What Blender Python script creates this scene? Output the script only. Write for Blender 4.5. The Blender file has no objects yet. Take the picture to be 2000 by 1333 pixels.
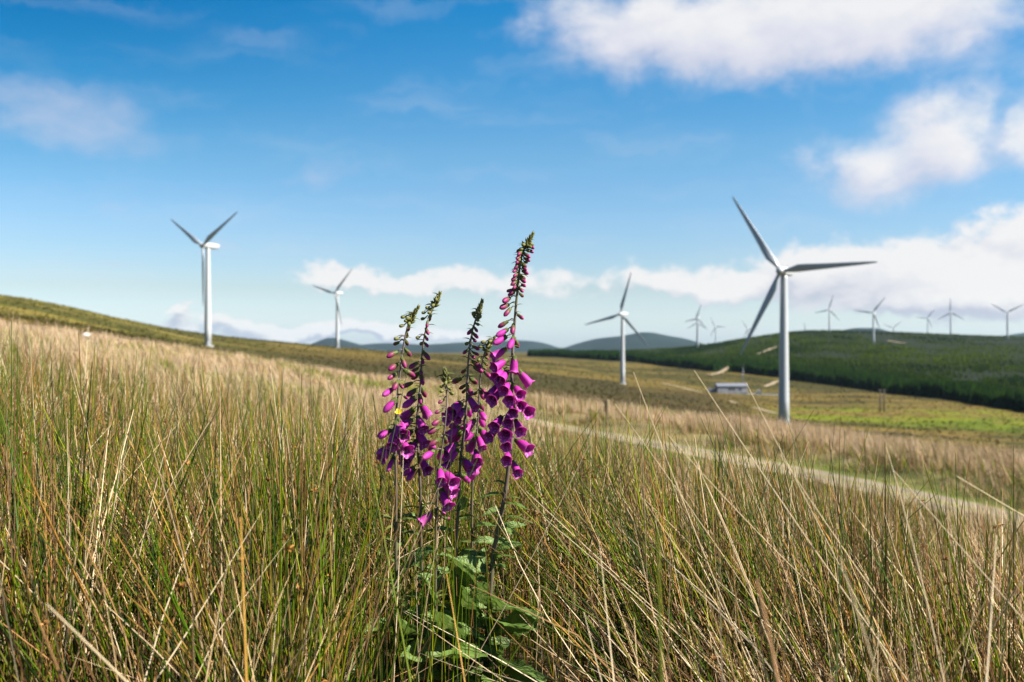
import bpy, math, random
import numpy as np
from mathutils import Vector, Matrix
random.seed(7)
R = np.random.default_rng(11)
S = bpy.context.scene
COL = S.collection
F = 35.0 / 36.0 * 2000.0          # focal length in photograph pixels
CX, CY = 1000.0, 666.5

def P(px, py, d):                  # a point seen at (px, py) at depth d
    return Vector(((px - CX) / F * d, d, -(py - CY) / F * d))

# ------------------------------------------------------------------ numpy helpers
def hash2(ix, iy, seed):
    h = (ix.astype(np.int64) * 374761393 + iy.astype(np.int64) * 668265263 + seed * 974634777) & 0xFFFFFFFF
    h = ((h ^ (h >> 13)) * 1274126177) & 0xFFFFFFFF
    return ((h ^ (h >> 16)) & 0xFFFF) / 65535.0

def vnoise(x, y, seed=0):
    ix = np.floor(x); iy = np.floor(y)
    fx = x - ix; fy = y - iy
    fx = fx * fx * (3 - 2 * fx); fy = fy * fy * (3 - 2 * fy)
    a = hash2(ix, iy, seed); b = hash2(ix + 1, iy, seed)
    c = hash2(ix, iy + 1, seed); d = hash2(ix + 1, iy + 1, seed)
    return (a * (1 - fx) + b * fx) * (1 - fy) + (c * (1 - fx) + d * fx) * fy

def fbm(x, y, seed=0, octaves=4):
    s = 0.0; a = 0.5; t = 0.0
    for o in range(octaves):
        s = s + a * vnoise(x, y, seed + 17 * o); t += a
        x = x * 2.03 + 5.1; y = y * 2.03 + 3.7; a *= 0.5
    return s / t

def sstep(a, b, x):
    t = np.clip((x - a) / (b - a), 0, 1)
    return t * t * (3 - 2 * t)

def pchip(x, y, xq):
    x = np.asarray(x, float); y = np.asarray(y, float)
    h = np.diff(x); dl = np.diff(y) / h
    m = np.zeros_like(y)
    for i in range(1, len(x) - 1):
        if dl[i - 1] * dl[i] > 0:
            w1 = 2 * h[i] + h[i - 1]; w2 = h[i] + 2 * h[i - 1]
            m[i] = (w1 + w2) / (w1 / dl[i - 1] + w2 / dl[i])
    m[0] = dl[0]; m[-1] = dl[-1]
    i = np.clip(np.searchsorted(x, xq) - 1, 0, len(x) - 2)
    t = np.clip((xq - x[i]) / h[i], 0, 1)
    return ((1 + 2 * t) * (1 - t) ** 2 * y[i] + t * (1 - t) ** 2 * h[i] * m[i]
            + t * t * (3 - 2 * t) * y[i + 1] + t * t * (t - 1) * h[i] * m[i + 1])

def make_mesh(name, V, faces, mats, col=None, smooth=True, midx=None):
    """faces: list of integer arrays (n,3) or (n,4)"""
    me = bpy.data.meshes.new(name)
    faces = [np.asarray(f) for f in faces if len(f)]
    nl = sum(f.size for f in faces); nf = sum(len(f) for f in faces)
    me.vertices.add(len(V)); me.vertices.foreach_set('co', np.asarray(V, np.float32).ravel())
    me.loops.add(nl); me.polygons.add(nf)
    me.loops.foreach_set('vertex_index', np.concatenate([f.ravel() for f in faces]).astype(np.int32))
    tot = np.concatenate([np.full(len(f), f.shape[1], np.int32) for f in faces])
    st = np.concatenate([[0], np.cumsum(tot)[:-1]]).astype(np.int32)
    me.polygons.foreach_set('loop_start', st)
    me.polygons.foreach_set('loop_total', tot)
    if smooth:
        me.polygons.foreach_set('use_smooth', np.ones(nf, bool))
    if midx is not None:
        me.polygons.foreach_set('material_index', np.asarray(midx, np.int32))
    if col is not None:
        at = me.color_attributes.new('Col', 'FLOAT_COLOR', 'POINT')
        c4 = np.ones((len(V), 4), np.float32); c4[:, :3] = col
        at.data.foreach_set('color', c4.ravel())
    me.update(calc_edges=True)
    for m in (mats if isinstance(mats, (list, tuple)) else [mats]):
        me.materials.append(m)
    return me

def link(name, me, parent=None, **props):
    o = bpy.data.objects.new(name, me)
    COL.objects.link(o)
    if parent: o.parent = parent
    for k, v in props.items(): o[k] = v
    return o

class MB:                           # a small mesh collector
    def __init__(s): s.v = []; s.f = []; s.mi = []
    def add(s, vs, fs, mi=0):
        n = len(s.v); s.v += [tuple(v) for v in vs]
        s.f += [tuple(i + n for i in f) for f in fs]; s.mi += [mi] * len(fs)
    def rings(s, rings, cap0=True, cap1=True, mi=0, closed=True):
        n = len(rings[0]); vs = [v for r in rings for v in r]; fs = []
        for k in range(len(rings) - 1):
            for i in range(n if closed else n - 1):
                j = (i + 1) % n
                fs.append((k * n + i, k * n + j, (k + 1) * n + j, (k + 1) * n + i))
        if cap0: fs.append(tuple(range(n - 1, -1, -1)))
        if cap1: fs.append(tuple((len(rings) - 1) * n + i for i in range(n)))
        s.add(vs, fs, mi)
    def tube(s, pts, rad, n=8, mi=0, cap=True):
        pts = [Vector(p) for p in pts]; rs = []
        up = Vector((0.31, 0.2, 0.93))
        for i, p in enumerate(pts):
            t = (pts[min(i + 1, len(pts) - 1)] - pts[max(i - 1, 0)]).normalized()
            a = t.cross(up)
            if a.length < .05: a = t.cross(Vector((1, 0, 0)))
            a.normalize(); b = t.cross(a)
            r = rad[i] if hasattr(rad, '__len__') else rad
            rs.append([p + a * (r * math.cos(2 * math.pi * k / n)) + b * (r * math.sin(2 * math.pi * k / n)) for k in range(n)])
        s.rings(rs, cap, cap, mi)
    def box(s, c, h, mi=0, rz=0.0):
        c = Vector(c); m = Matrix.Rotation(rz, 3, 'Z')
        vs = [c + m @ Vector((sx * h[0], sy * h[1], sz * h[2])) for sz in (-1, 1) for sy in (-1, 1) for sx in (-1, 1)]
        s.add(vs, [(0, 2, 3, 1), (4, 5, 7, 6), (0, 1, 5, 4), (2, 6, 7, 3), (0, 4, 6, 2), (1, 3, 7, 5)], mi)
    def mesh(s, name, mats, smooth=True):
        me = bpy.data.meshes.new(name); me.from_pydata(s.v, [], s.f)
        for m in (mats if isinstance(mats, (list, tuple)) else [mats]): me.materials.append(m)
        me.polygons.foreach_set('use_smooth', [smooth] * len(s.f))
        me.polygons.foreach_set('material_index', s.mi)
        me.update(); return me

# ------------------------------------------------------------------ materials
def new_mat(name):
    m = bpy.data.materials.new(name); m.use_nodes = True
    nt = m.node_tree; nt.nodes.clear()
    return m, nt, nt.nodes, nt.links

def N(nt, typ, **kw):
    n = nt.nodes.new(typ)
    for k, v in kw.items():
        if k.startswith('in_'):
            n.inputs[k[3:].replace('_', ' ')].default_value = v
        else:
            setattr(n, k, v)
    return n

def mixc(nt, fac, a, b, mode='MIX'):
    n = nt.nodes.new('ShaderNodeMix'); n.data_type = 'RGBA'; n.blend_type = mode
    for s, v in ((0, fac), (6, a), (7, b)):
        if isinstance(v, bpy.types.NodeSocket): nt.links.new(v, n.inputs[s])
        elif s == 0: n.inputs[0].default_value = v
        else: n.inputs[s].default_value = (*v, 1) if len(v) == 3 else v
    return n.outputs[2]

def noise(nt, scale, detail=4, rough=.55, coord=None, dist=0.0):
    n = N(nt, 'ShaderNodeTexNoise'); n.inputs['Scale'].default_value = scale
    n.inputs['Detail'].default_value = detail; n.inputs['Roughness'].default_value = rough
    n.inputs['Distortion'].default_value = dist
    if coord is not None: nt.links.new(coord, n.inputs['Vector'])
    return n.outputs['Fac']

def ramp(nt, fac, stops):
    n = nt.nodes.new('ShaderNodeValToRGB'); e = n.color_ramp.elements
    while len(e) < len(stops): e.new(0.5)
    for k, (p, c) in enumerate(stops):
        e[k].position = p; e[k].color = (*c, 1) if len(c) == 3 else c
    nt.links.new(fac, n.inputs[0]); return n.outputs[0]

def leafy(name, color, rough=.55, trans=.3, spec=.3, bump=None, tint=None):
    """diffuse-gloss surface that also lets light through, for thin plant parts; color: rgb or 'Col' (vertex colours)"""
    m, nt, nn, lk = new_mat(name)
    out = N(nt, 'ShaderNodeOutputMaterial'); bs = N(nt, 'ShaderNodeBsdfPrincipled'); tr = N(nt, 'ShaderNodeBsdfTranslucent')
    mx = N(nt, 'ShaderNodeMixShader'); mx.inputs[0].default_value = trans
    tc = N(nt, 'ShaderNodeTexCoord')
    if color == 'Col':
        c = N(nt, 'ShaderNodeVertexColor', layer_name='Col').outputs[0]
    else:
        rgb = N(nt, 'ShaderNodeRGB'); rgb.outputs[0].default_value = (*color, 1); c = rgb.outputs[0]
    if tint:
        c = tint(nt, c, tc)
    lk.new(c, bs.inputs['Base Color']); lk.new(c, tr.inputs['Color'])
    bs.inputs['Roughness'].default_value = rough; bs.inputs['Specular IOR Level'].default_value = spec
    if bump:
        h = bump(nt, tc); b = N(nt, 'ShaderNodeBump'); b.inputs['Strength'].default_value = .6; b.inputs['Distance'].default_value = .004
        lk.new(h, b.inputs['Height']); lk.new(b.outputs[0], bs.inputs['Normal']); lk.new(b.outputs[0], tr.inputs['Normal'])
    lk.new(bs.outputs[0], mx.inputs[1]); lk.new(tr.outputs[0], mx.inputs[2]); lk.new(mx.outputs[0], out.inputs[0])
    return m

def solid(name, color, rough=.6, spec=.4, var=.12, scale=3.0, metallic=0.0, dirt=None):
    m, nt, nn, lk = new_mat(name)
    out = N(nt, 'ShaderNodeOutputMaterial'); bs = N(nt, 'ShaderNodeBsdfPrincipled'); tc = N(nt, 'ShaderNodeTexCoord')
    n = noise(nt, scale, 5, .6, tc.outputs['Object'])
    lo = tuple(max(0, x * (1 - var)) for x in color); hi = tuple(x * (1 + var) for x in color)
    c = ramp(nt, n, [(.3, lo), (.7, hi)])
    if dirt:
        n2 = noise(nt, scale * .35, 5, .7, tc.outputs['Object'])
        c = mixc(nt, ramp(nt, n2, [(.5, (0, 0, 0)), (.75, (.55, .55, .55))]), c, dirt)
    lk.new(c, bs.inputs['Base Color'])
    bs.inputs['Roughness'].default_value = rough; bs.inputs['Specular IOR Level'].default_value = spec; bs.inputs['Metallic'].default_value = metallic
    lk.new(bs.outputs[0], out.inputs[0]); return m

def vcol_ground(name):
    m, nt, nn, lk = new_mat(name)
    out = N(nt, 'ShaderNodeOutputMaterial'); bs = N(nt, 'ShaderNodeBsdfPrincipled'); tc = N(nt, 'ShaderNodeTexCoord')
    c = N(nt, 'ShaderNodeVertexColor', layer_name='Col').outputs[0]
    a = noise(nt, .22, 6, .7, tc.outputs['Object']); b = noise(nt, 3.0, 5, .7, tc.outputs['Object'])
    c = mixc(nt, .75, c, ramp(nt, a, [(.3, (.45, .47, .5)), (.5, (1, 1, 1)), (.72, (1.55, 1.45, 1.2))]), 'MULTIPLY')
    c = mixc(nt, .7, c, ramp(nt, b, [(.3, (.5, .5, .5)), (.7, (1.4, 1.4, 1.4))]), 'MULTIPLY')
    lk.new(c, bs.inputs['Base Color']); bs.inputs['Roughness'].default_value = 1.0; bs.inputs['Specular IOR Level'].default_value = .1
    bp = N(nt, 'ShaderNodeBump'); bp.inputs['Strength'].default_value = .7; bp.inputs['Distance'].default_value = .35
    lk.new(a, bp.inputs['Height']); lk.new(bp.outputs[0], bs.inputs['Normal'])
    lk.new(bs.outputs[0], out.inputs[0]); return m

M = {}
M['grass'] = leafy('rush_stem', 'Col', .5, .10, .16)
M['dry_grass'] = leafy('dry_grass', 'Col', .85, .15, .04)
M['moor_grass'] = leafy('moor_grass', 'Col', .8, .2, .1)
M['ground'] = vcol_ground('moorland')
M['forest'] = leafy('conifer_needles', 'Col', .9, .12, .02)
M['white_paint'] = solid('white_turbine_paint', (.40, .41, .41), .35, .5, .04, .6)
M['blade_paint'] = solid('blade_paint', (.35, .37, .38), .3, .5, .04, .4)
M['gravel'] = solid('gravel', (.40, .34, .25), .95, .2, .35, 6.0, dirt=(.16, .15, .06))
M['track'] = vcol_ground('gravel_track')
M['pale_earth'] = solid('pale_earth', (.25, .195, .12), .95, .2, .25, 1.2)

# ------------------------------------------------------------------ the lie of the land
PXC = [-400, 0, 400, 700, 1000, 1300, 1600, 2000, 2400]
ZR = {1.0: [-.76, -.78, -.80, -.80, -.81, -.82, -.83, -.85, -.87],
      2.2: [-.62, -.68, -.74, -.77, -.79, -.82, -.85, -.90, -.95],
      5: [-.45, -.62, -.78, -.90, -1.0, -1.1, -1.2, -1.35, -1.5],
      10: [-.2, -.55, -.95, -1.25, -1.5, -1.7, -1.9, -2.15, -2.4],
      18: [.1, -.45, -1.15, -1.65, -2.05, -2.4, -2.65, -2.95, -3.2],
      30: [.6, -.3, -1.35, -2.15, -2.8, -3.3, -3.65, -4.1, -4.6],
      45: [1.2, 0, -1.45, -2.7, -3.6, -4.2, -4.75, -5.4, -6.0],
      80: [2.2, .65, -1.25, -3.1, -4.6, -6.0, -7.4, -9.4, -11.0]}
YR = {150: [615, 638, 688, 742, 790, 826, 868, 892, 905],
      300: [580, 614, 684, 737, 770, 806, 845, 872, 888],
      500: [548, 589, 677, 717, 740, 779, 805, 818, 828],
      700: [540, 577, 662, 698, 724, 760, 777, 786, 792],
      900: [548, 581, 652, 685, 711, 740, 757, 760, 766],
      1300: [560, 600, 655, 682, 700, 715, 704, 702, 705],
      1600: [580, 620, 660, 686, 697, 702, 675, 678, 685],
      1900: [600, 640, 668, 690, 694, 690, 655, 664, 672],
      2200: [620, 655, 675, 692, 692, 683, 647, 659, 668],
      2600: [640, 670, 683, 694, 692, 684, 655, 664, 672],
      3500: [680, 685, 690, 694, 692, 690, 675, 676, 680],
      7000: [683, 685, 688, 690, 688, 687, 682, 682, 683]}
_rows = sorted(list(ZR) + list(YR))
_cosc = np.cos(np.arctan((np.array(PXC) - CX) / F))
_T = np.array([ZR[r] if r in ZR else list(-(np.array(YR[r]) - CY) / F * r * _cosc) for r in _rows])
LR0, LR1, NR, NP = math.log(.9), math.log(7000.0), 700, 281
_lr = np.linspace(LR0, LR1, NR); _px = np.linspace(-400, 2400, NP)
_t1 = np.stack([pchip(np.log(_rows), _T[:, c], _lr) for c in range(len(PXC))], 1)
TAB = np.stack([pchip(PXC, _t1[i], _px) for i in range(NR)], 0)

def ground_base(X, Y):
    X = np.asarray(X, float); Y = np.asarray(Y, float)
    r = np.hypot(X, Y); az = np.arctan2(X, Y)
    px = CX + F * np.tan(np.clip(az, -1.2, 1.2)); px = np.clip(px, -399.9, 2399.9)
    fi = np.clip((np.log(np.maximum(r, .9)) - LR0) / (LR1 - LR0), 0, .99999) * (NR - 1)
    fj = (px + 400) / 2800 * (NP - 1)
    i = fi.astype(int); j = fj.astype(int); a = fi - i; b = fj - j
    j1 = np.minimum(j + 1, NP - 1)
    z = (TAB[i, j] * (1 - b) + TAB[i, j1] * b) * (1 - a) + (TAB[i + 1, j] * (1 - b) + TAB[i + 1, j1] * b) * a
    mean = TAB[i, NP // 2]
    w = sstep(1.2, 2.6, np.abs(az))
    return z * (1 - w) + mean * w

TRK = np.array([P(960, 829, 52)[:2], P(1040, 829, 45)[:2], P(1200, 851, 38)[:2], P(1400, 888, 30)[:2], P(1600, 925, 24)[:2],
                P(1850, 971, 18.5)[:2], P(2000, 1000, 16)[:2], (8.3, 12), (8.0, 8), (7.6, 3), (7.2, -6)])

def dist_poly(X, Y, pl):
    d = np.full(np.shape(X), 1e9)
    for a, b in zip(pl[:-1], pl[1:]):
        ab = b - a; t = np.clip(((X - a[0]) * ab[0] + (Y - a[1]) * ab[1]) / (ab @ ab), 0, 1)
        d = np.minimum(d, np.hypot(X - a[0] - t * ab[0], Y - a[1] - t * ab[1]))
    return d

def ground(X, Y):
    X = np.asarray(X, float); Y = np.asarray(Y, float)
    z = ground_base(X, Y); r = np.hypot(X, Y)
    td = dist_poly(X, Y, TRK)
    k = sstep(1.8, 3.2, td)
    z = z + k * (.05 * (fbm(X * 1.7, Y * 1.7, 3, 3) - .5) * sstep(1.5, 4, r)
                 + .35 * (fbm(X / 6, Y / 6, 5, 3) - .5) * sstep(8, 25, r))
    z = z + 3.0 * (fbm(X / 90, Y / 90, 9, 4) - .5) * sstep(130, 400, r) * (1 - .5 * sstep(900, 2000, r))
    z = z + .35 * sstep(1.9, 4.0, td) * sstep(0, 1, (X - np.interp(Y, TRK[::-1, 1], TRK[::-1, 0])) / 3) * sstep(10, 14, Y) * (1 - sstep(48, 60, Y))
    return z

def img(X, Y, Z):
    return CX + F * X / Y, CY - F * Z / Y

def march(px, py, r0=200.0, r1=2300.0):          # depth at which the ground beyond r0 first reaches image height py
    d = np.geomspace(r0, r1, 900); X = (px - CX) / F * d
    y = CY - F * ground(X, d) / d
    k = np.nonzero(y <= py)[0]
    return float(d[k[0]]) if len(k) else None

def lerp3(a, b, t):
    return np.asarray(a)[None] * (1 - t[:, None]) + np.asarray(b)[None] * t[:, None]

def zone_colour(X, Y):
    r = np.hypot(X, Y); az = np.arctan2(X, Y); px = CX + F * np.tan(np.clip(az, -1.3, 1.3))
    n1 = fbm(X / 1.3, Y / 1.3, 21, 4); n2 = fbm(X / 55, Y / 22, 22, 5); n3 = fbm(X / 160, Y / 60, 23, 4); n4 = fbm(X / 14, Y / 9, 24, 4)
    # near field: dead thatch and moss under the rushes
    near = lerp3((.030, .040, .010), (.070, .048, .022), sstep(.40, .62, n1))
    # straw-coloured hillside
    tan = lerp3((.15, .12, .05), (.075, .085, .02), sstep(.52, .72, n4))
    # open moor
    olive = lerp3((.135, .118, .026), (.078, .080, .016), sstep(.35, .65, n4))
    heath = lerp3((.045, .034, .020), (.065, .048, .027), sstep(.3, .7, n4))
    straw = lerp3((.215, .155, .062), (.15, .115, .036), sstep(.3, .7, n4))
    moor = olive * (1 - sstep(.50, .60, n2))[:, None] + heath * sstep(.50, .60, n2)[:, None]
    bands = fbm(az * 7, np.log(np.maximum(r, 1)) * 11, 31, 4) * .6 + .4 * n2
    k = sstep(.50, .60, .45 * n3 + .55 * bands if False else .55 * n3 + .45 * fbm(X / 70, Y / 14, 29, 4)) * .85
    moor = moor * (1 - k)[:, None] + straw * k[:, None]
    # the dark heather belt past the crest
    hb = sstep(90, 150, r) * (1 - sstep(560, 820, r + 200 * (n2 - .5))) * sstep(250, 600, px) * (1 - sstep(1350, 1550, px)) * .85
    hb = np.maximum(hb, sstep(105, 125, r) * (1 - sstep(190, 260, r)) * sstep(100, 260, px) * (1 - sstep(700, 800, px)) * .9)
    moor = moor * (1 - hb)[:, None] + heath * hb[:, None]
    # lime-green bog right of the tall turbine
    lime = lerp3((.075, .105, .005), (.14, .155, .012), sstep(.35, .65, n4))
    bog = sstep(1440, 1580, px) * sstep(355, 425, r + 120 * (n2 - .5)) * (1 - sstep(500, 640, r + 260 * (n2 - .5))) * sstep(.47, .60, .6 * n4 + .55 * n2)
    moor = moor * (1 - bog)[:, None] + lime * bog[:, None]
    lh = (1 - sstep(250, 700, px)) * sstep(200, 420, r)       # the greener left hill
    moor = moor * (1 - .45 * lh)[:, None] + lerp3((.175, .165, .026), (.095, .095, .018), n4) * (.45 * lh)[:, None]
    kd = sstep(.48, .52, bands) * .85 * sstep(130, 200, r) * (1 - bog); kl = sstep(.47, .40, bands) if False else (1 - sstep(.43, .47, bands)) * .85 * sstep(130, 200, r) * (1 - hb) * (1 - bog)
    moor = moor * (1 - kd)[:, None] + lerp3((.070, .062, .022), (.052, .050, .016), n4) * kd[:, None]
    moor = moor * (1 - kl)[:, None] + straw * kl[:, None]
    mf = np.maximum(lh, bog)[:, None]
    moor = moor * (np.array([.60, .575, .35]) * (1 - mf) + np.array([.82, .84, .55]) * mf)
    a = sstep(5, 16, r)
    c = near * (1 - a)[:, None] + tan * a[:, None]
    b = sstep(85, 125, r + 20 * (n4 - .5))
    c = c * (1 - b)[:, None] + moor * b[:, None]
    # bright moss along the track
    td = dist_poly(X, Y, TRK)
    v = (1 - sstep(1.7, 2.3, td)) * .7
    return c * (1 - v)[:, None] + lerp3((.10, .115, .018), (.075, .085, .02), n1) * v[:, None]

azf = np.radians(np.linspace(-41, 41, 760)); azb = np.radians(np.linspace(41, 319, 150)[1:-1])
azs = np.concatenate([azf, azb]); rr = np.concatenate([[.02, .3, .6], np.geomspace(.9, 7000, 470)])
A, RR = np.meshgrid(azs, rr); gx = (RR * np.sin(A)).ravel(); gy = (RR * np.cos(A)).ravel()
gz = ground(gx, gy)
# forest floor, set once the edge is known
EDGE = [(1030, 696), (1130, 701), (1230, 706), (1290, 714), (1380, 725), (1440, 727), (1500, 735), (1560, 745), (1650, 756), (1750, 771), (1880, 787), (1960, 800), (2000, 808), (2200, 825), (2500, 840)]
_ed = []
for px, py in EDGE:
    d = march(px, py, 380.0)
    _ed.append((px, d if d else 700.0))
EPX = np.array([e[0] for e in _ed]); ED = np.array([e[1] for e in _ed])
def in_forest(X, Y):
    px = CX + F * X / np.maximum(Y, 1); e = np.interp(px, EPX, ED)
    e = e * (1 + .05 * (fbm(X / 60, Y / 60, 41, 3) - .5))
    return (Y > e) & (px > 1030) & (Y < 2700)
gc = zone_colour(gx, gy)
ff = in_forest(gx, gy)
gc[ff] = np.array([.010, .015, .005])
nA = len(azs); i0 = np.arange(len(rr) - 1)[:, None] * nA; j0 = np.arange(nA)[None]; j1 = (j0 + 1) % nA
quads = np.stack([(i0 + j0), (i0 + j1), (i0 + nA + j1), (i0 + nA + j0)], -1).reshape(-1, 4)
gv = np.stack([gx, gy, gz], 1)
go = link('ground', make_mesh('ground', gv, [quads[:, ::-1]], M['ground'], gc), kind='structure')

# ------------------------------------------------------------------ tracks draped on the ground
def ribbon(name, pts, width, lift, mat, step=1.0, wob=.12, crossn=5, ruts=False):
    pts = [np.array(p, float) for p in pts]; out = []
    for a, b in zip(pts[:-1], pts[1:]):
        n = max(2, int(np.linalg.norm(b - a) / step))
        out += [a + (b - a) * k / n for k in range(n)]
    out.append(pts[-1]); out = np.array(out)
    for _ in range(6): out[1:-1] = (out[:-2] + 2 * out[1:-1] + out[2:]) / 4
    t = np.gradient(out, axis=0); t /= np.linalg.norm(t, axis=1)[:, None]; nrm = np.stack([t[:, 1], -t[:, 0]], 1)
    rows = []
    for k in range(crossn):
        s = k / (crossn - 1) - .5
        w = width * (1 + wob * (2 * fbm(out[:, 0] * 1.3 + 7 * (k > 1), out[:, 1] * 1.3, 55, 3) - 1))
        q = out + nrm * (s * w)[:, None]
        rows.append(np.column_stack([q, ground(q[:, 0], q[:, 1]) + lift - (.02 if k in (0, crossn - 1) else 0)]))
    V = np.stack(rows, 1).reshape(-1, 3); n = len(out); col = None
    if ruts:                                  # worn wheel lines, a grassy middle and ragged edges
        s = np.tile(np.linspace(-1, 1, crossn), n); nz = fbm(V[:, 0] * 1.1, V[:, 1] * 1.1, 57, 4); n5 = fbm(V[:, 0] * 5, V[:, 1] * 5, 58, 3)
        g = np.maximum(np.exp(-(s / .20) ** 2) * .9, sstep(.72, 1.0, np.abs(s))) * sstep(.30, .55, nz + .12)
        V[:, 2] -= .035 * np.exp(-((np.abs(s) - .48) / .16) ** 2)
        col = lerp3((.25, .205, .14), (.14, .115, .08), n5) * (1 - g)[:, None] + lerp3((.12, .13, .03), (.22, .18, .08), n5) * g[:, None]
    i = (np.arange(n - 1)[:, None] * crossn + np.arange(crossn - 1)[None]).ravel()
    q = np.stack([i, i + 1, i + crossn + 1, i + crossn], 1)
    return link(name, make_mesh(name, V, [q], mat, col), kind='structure')

ribbon('track', TRK, 2.8, .035, M['track'], .4, .10, 13, True)
def drape(pts):
    r = []
    for px, py in pts:
        d = march(px, py, 260.0)
        r.append(P(px, py, d)[:2])
    return r
ROADS = [([(1478, 692), (1490, 689), (1505, 682), (1528, 675)], 7), ([(1385, 733), (1405, 730), (1418, 722), (1432, 714)], 6),
         ([(1495, 756), (1510, 749), (1520, 745), (1535, 743)], 4.5), ([(1295, 749), (1320, 755), (1345, 762), (1378, 768)], 3.5),
         ([(1425, 785), (1440, 789)], 3), ([(1472, 797), (1495, 803), (1515, 809)], 3), ([(1735, 666), (1750, 669), (1770, 671)], 5)]
ROADP = []
for pts, w in ROADS:
    q = drape(pts); ROADP.append((np.array([list(v) for v in q]), w))
    ribbon('dirt_road', q, w, .35, M['pale_earth'], 8.0, .25)

# ------------------------------------------------------------------ grass
def blades(base, h, th, bend, phi, w, col0, col1, segs, sides, kink=None, rot=None, tipw=.18):
    """stems or blades: base (n,3), length h, lean th from upright growing by bend, heading phi"""
    n = len(h); p = base.copy(); rows = [p.copy()]; dirs = []
    lat = np.stack([np.sin(phi), np.cos(phi), np.zeros(n)], 1)
    side = np.stack([np.cos(phi), -np.sin(phi), np.zeros(n)], 1)
    kk = np.full(n, 99) if kink is None else kink[0]
    for s in range(segs):
        a = th + bend * ((s + .5) / segs) + (0 if kink is None else np.where(s >= kk, kink[1], 0))
        d = np.cos(a)[:, None] * np.array([0, 0, 1.0]) + np.sin(a)[:, None] * lat
        dirs.append(d); p = p + d * (h / segs)[:, None]; rows.append(p.copy())
    dirs.append(dirs[-1])
    if rot is None: rot = R.uniform(0, np.pi, n)
    Vs = []; Cs = []
    for s in range(segs + 1):
        t = s / segs; ww = w * .5 * (1 - (1 - tipw) * t ** 2)
        nrm = np.cross(dirs[s], side)
        for k in range(sides):
            an = rot + 2 * np.pi * k / sides
            if sides == 2: an = rot + np.pi * k
            Vs.append(rows[s] + (side * np.cos(an)[:, None] + nrm * np.sin(an)[:, None]) * ww[:, None])
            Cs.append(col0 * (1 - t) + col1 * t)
    V = np.stack(Vs, 1).reshape(-1, 3); C = np.stack(Cs, 1).reshape(-1, 3)
    per = (segs + 1) * sides; f = []
    for s in range(segs):
        for k in range(sides if sides > 2 else 1):
            k2 = (k + 1) % sides
            f.append((s * sides + k, s * sides + k2, (s + 1) * sides + k2, (s + 1) * sides + k))
    Q = (np.array(f)[None] + (np.arange(n) * per)[:, None, None]).reshape(-1, 4)
    return V, Q, C

class Mass:
    def __init__(s): s.V = []; s.Q = []; s.C = []; s.n = 0
    def add(s, V, Q, C):
        s.V.append(V); s.Q.append(Q + s.n); s.C.append(C); s.n += len(V)
    def build(s, name, mat, **kw):
        return link(name, make_mesh(name, np.concatenate(s.V), [np.concatenate(s.Q)], mat, np.clip(np.concatenate(s.C), 0, 1)), **kw)

GREEN = np.array([[.034, .072, .002], [.080, .125, .003], [.012, .030, .003], [.150, .175, .005], [.050, .094, .003]])
DRY = np.array([[.50, .36, .19], [.27, .15, .055], [.68, .55, .36], [.11, .053, .022], [.55, .40, .24], [.40, .25, .12]])
BROWN = np.array([[.20, .10, .035], [.30, .15, .035], [.13, .075, .035]])

def stem_colours(n, dry):
    """dry: chance that a stem is dead"""
    g = GREEN[R.integers(0, len(GREEN), n)] * R.uniform(.75, 1.25, (n, 1))
    d = DRY[R.integers(0, len(DRY), n)] * R.uniform(.75, 1.15, (n, 1))
    b = BROWN[R.integers(0, len(BROWN), n)] * R.uniform(.8, 1.2, (n, 1))
    isd = R.random(n) < dry; isb = R.random(n) < .08
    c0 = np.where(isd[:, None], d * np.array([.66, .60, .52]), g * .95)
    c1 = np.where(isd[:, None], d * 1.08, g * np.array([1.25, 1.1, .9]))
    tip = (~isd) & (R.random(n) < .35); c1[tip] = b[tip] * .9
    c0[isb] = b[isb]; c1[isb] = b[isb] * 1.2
    return c0, c1, isd

def lean_field(X, Y):
    """mean lean of the stems: heading and amount"""
    px = CX + F * X / np.maximum(Y, .3)
    right = sstep(1050, 1500, px) * (1 - sstep(6, 14, Y))
    phi = -math.pi / 2 + .5 * (fbm(X * 1.1, Y * 1.1, 61, 3) - .5) * 4 * (1 - right)
    return phi, .10 + .20 * right

def dry_field(X, Y):
    px = CX + F * X / np.maximum(Y, .3)
    n = fbm(X * .9 + 3, Y * .9, 71, 3)
    d = .27 + 2.0 * (n - .5)
    d += .44 * sstep(1080, 1350, px)
    d -= .40 * np.exp(-((px - 240) / 190) ** 2) * sstep(1.6, 2.4, Y) * (1 - sstep(4.2, 5.8, Y))
    d -= .30 * (1 - sstep(60, 700, px)) * (1 - sstep(1.9, 2.9, Y)); d -= .20 * (1 - sstep(2.4, 3.2, Y)) * (1 - sstep(900, 1200, px))
    d += .20 * np.exp(-((px - 560) / 130) ** 2)
    d += .40 * sstep(3.4, 6.5, Y)
    return np.clip(d, .06, .95)

def scatter(n, y0, y1, spread=.60, xmin=None):
    Y = np.exp(R.uniform(math.log(y0), math.log(y1), n)) if y1 / y0 > 4 else np.sqrt(R.uniform(y0 ** 2, y1 ** 2, n))
    X = R.uniform(-spread, spread, n) * Y
    return X, Y

FOX = P(905, 1330, 2.2)            # middle of the foxglove patch
def fox_gap(X, Y):
    """1 inside the open pocket in front of and beside the foxgloves"""
    px = CX + F * X / np.maximum(Y, .3)
    eb = 1010 + 430 / np.maximum(Y, .8); a = sstep(600, 690, px) * (1 - sstep(eb - 40, eb + 60, px)) * (1 - sstep(2.35, 2.7, Y))
    b = sstep(1030, 1060, px) * (1 - sstep(1230, 1330, px)) * sstep(1.7, 1.9, Y) * (1 - sstep(2.6, 2.9, Y)) * .9
    return np.maximum(a, b)

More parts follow.
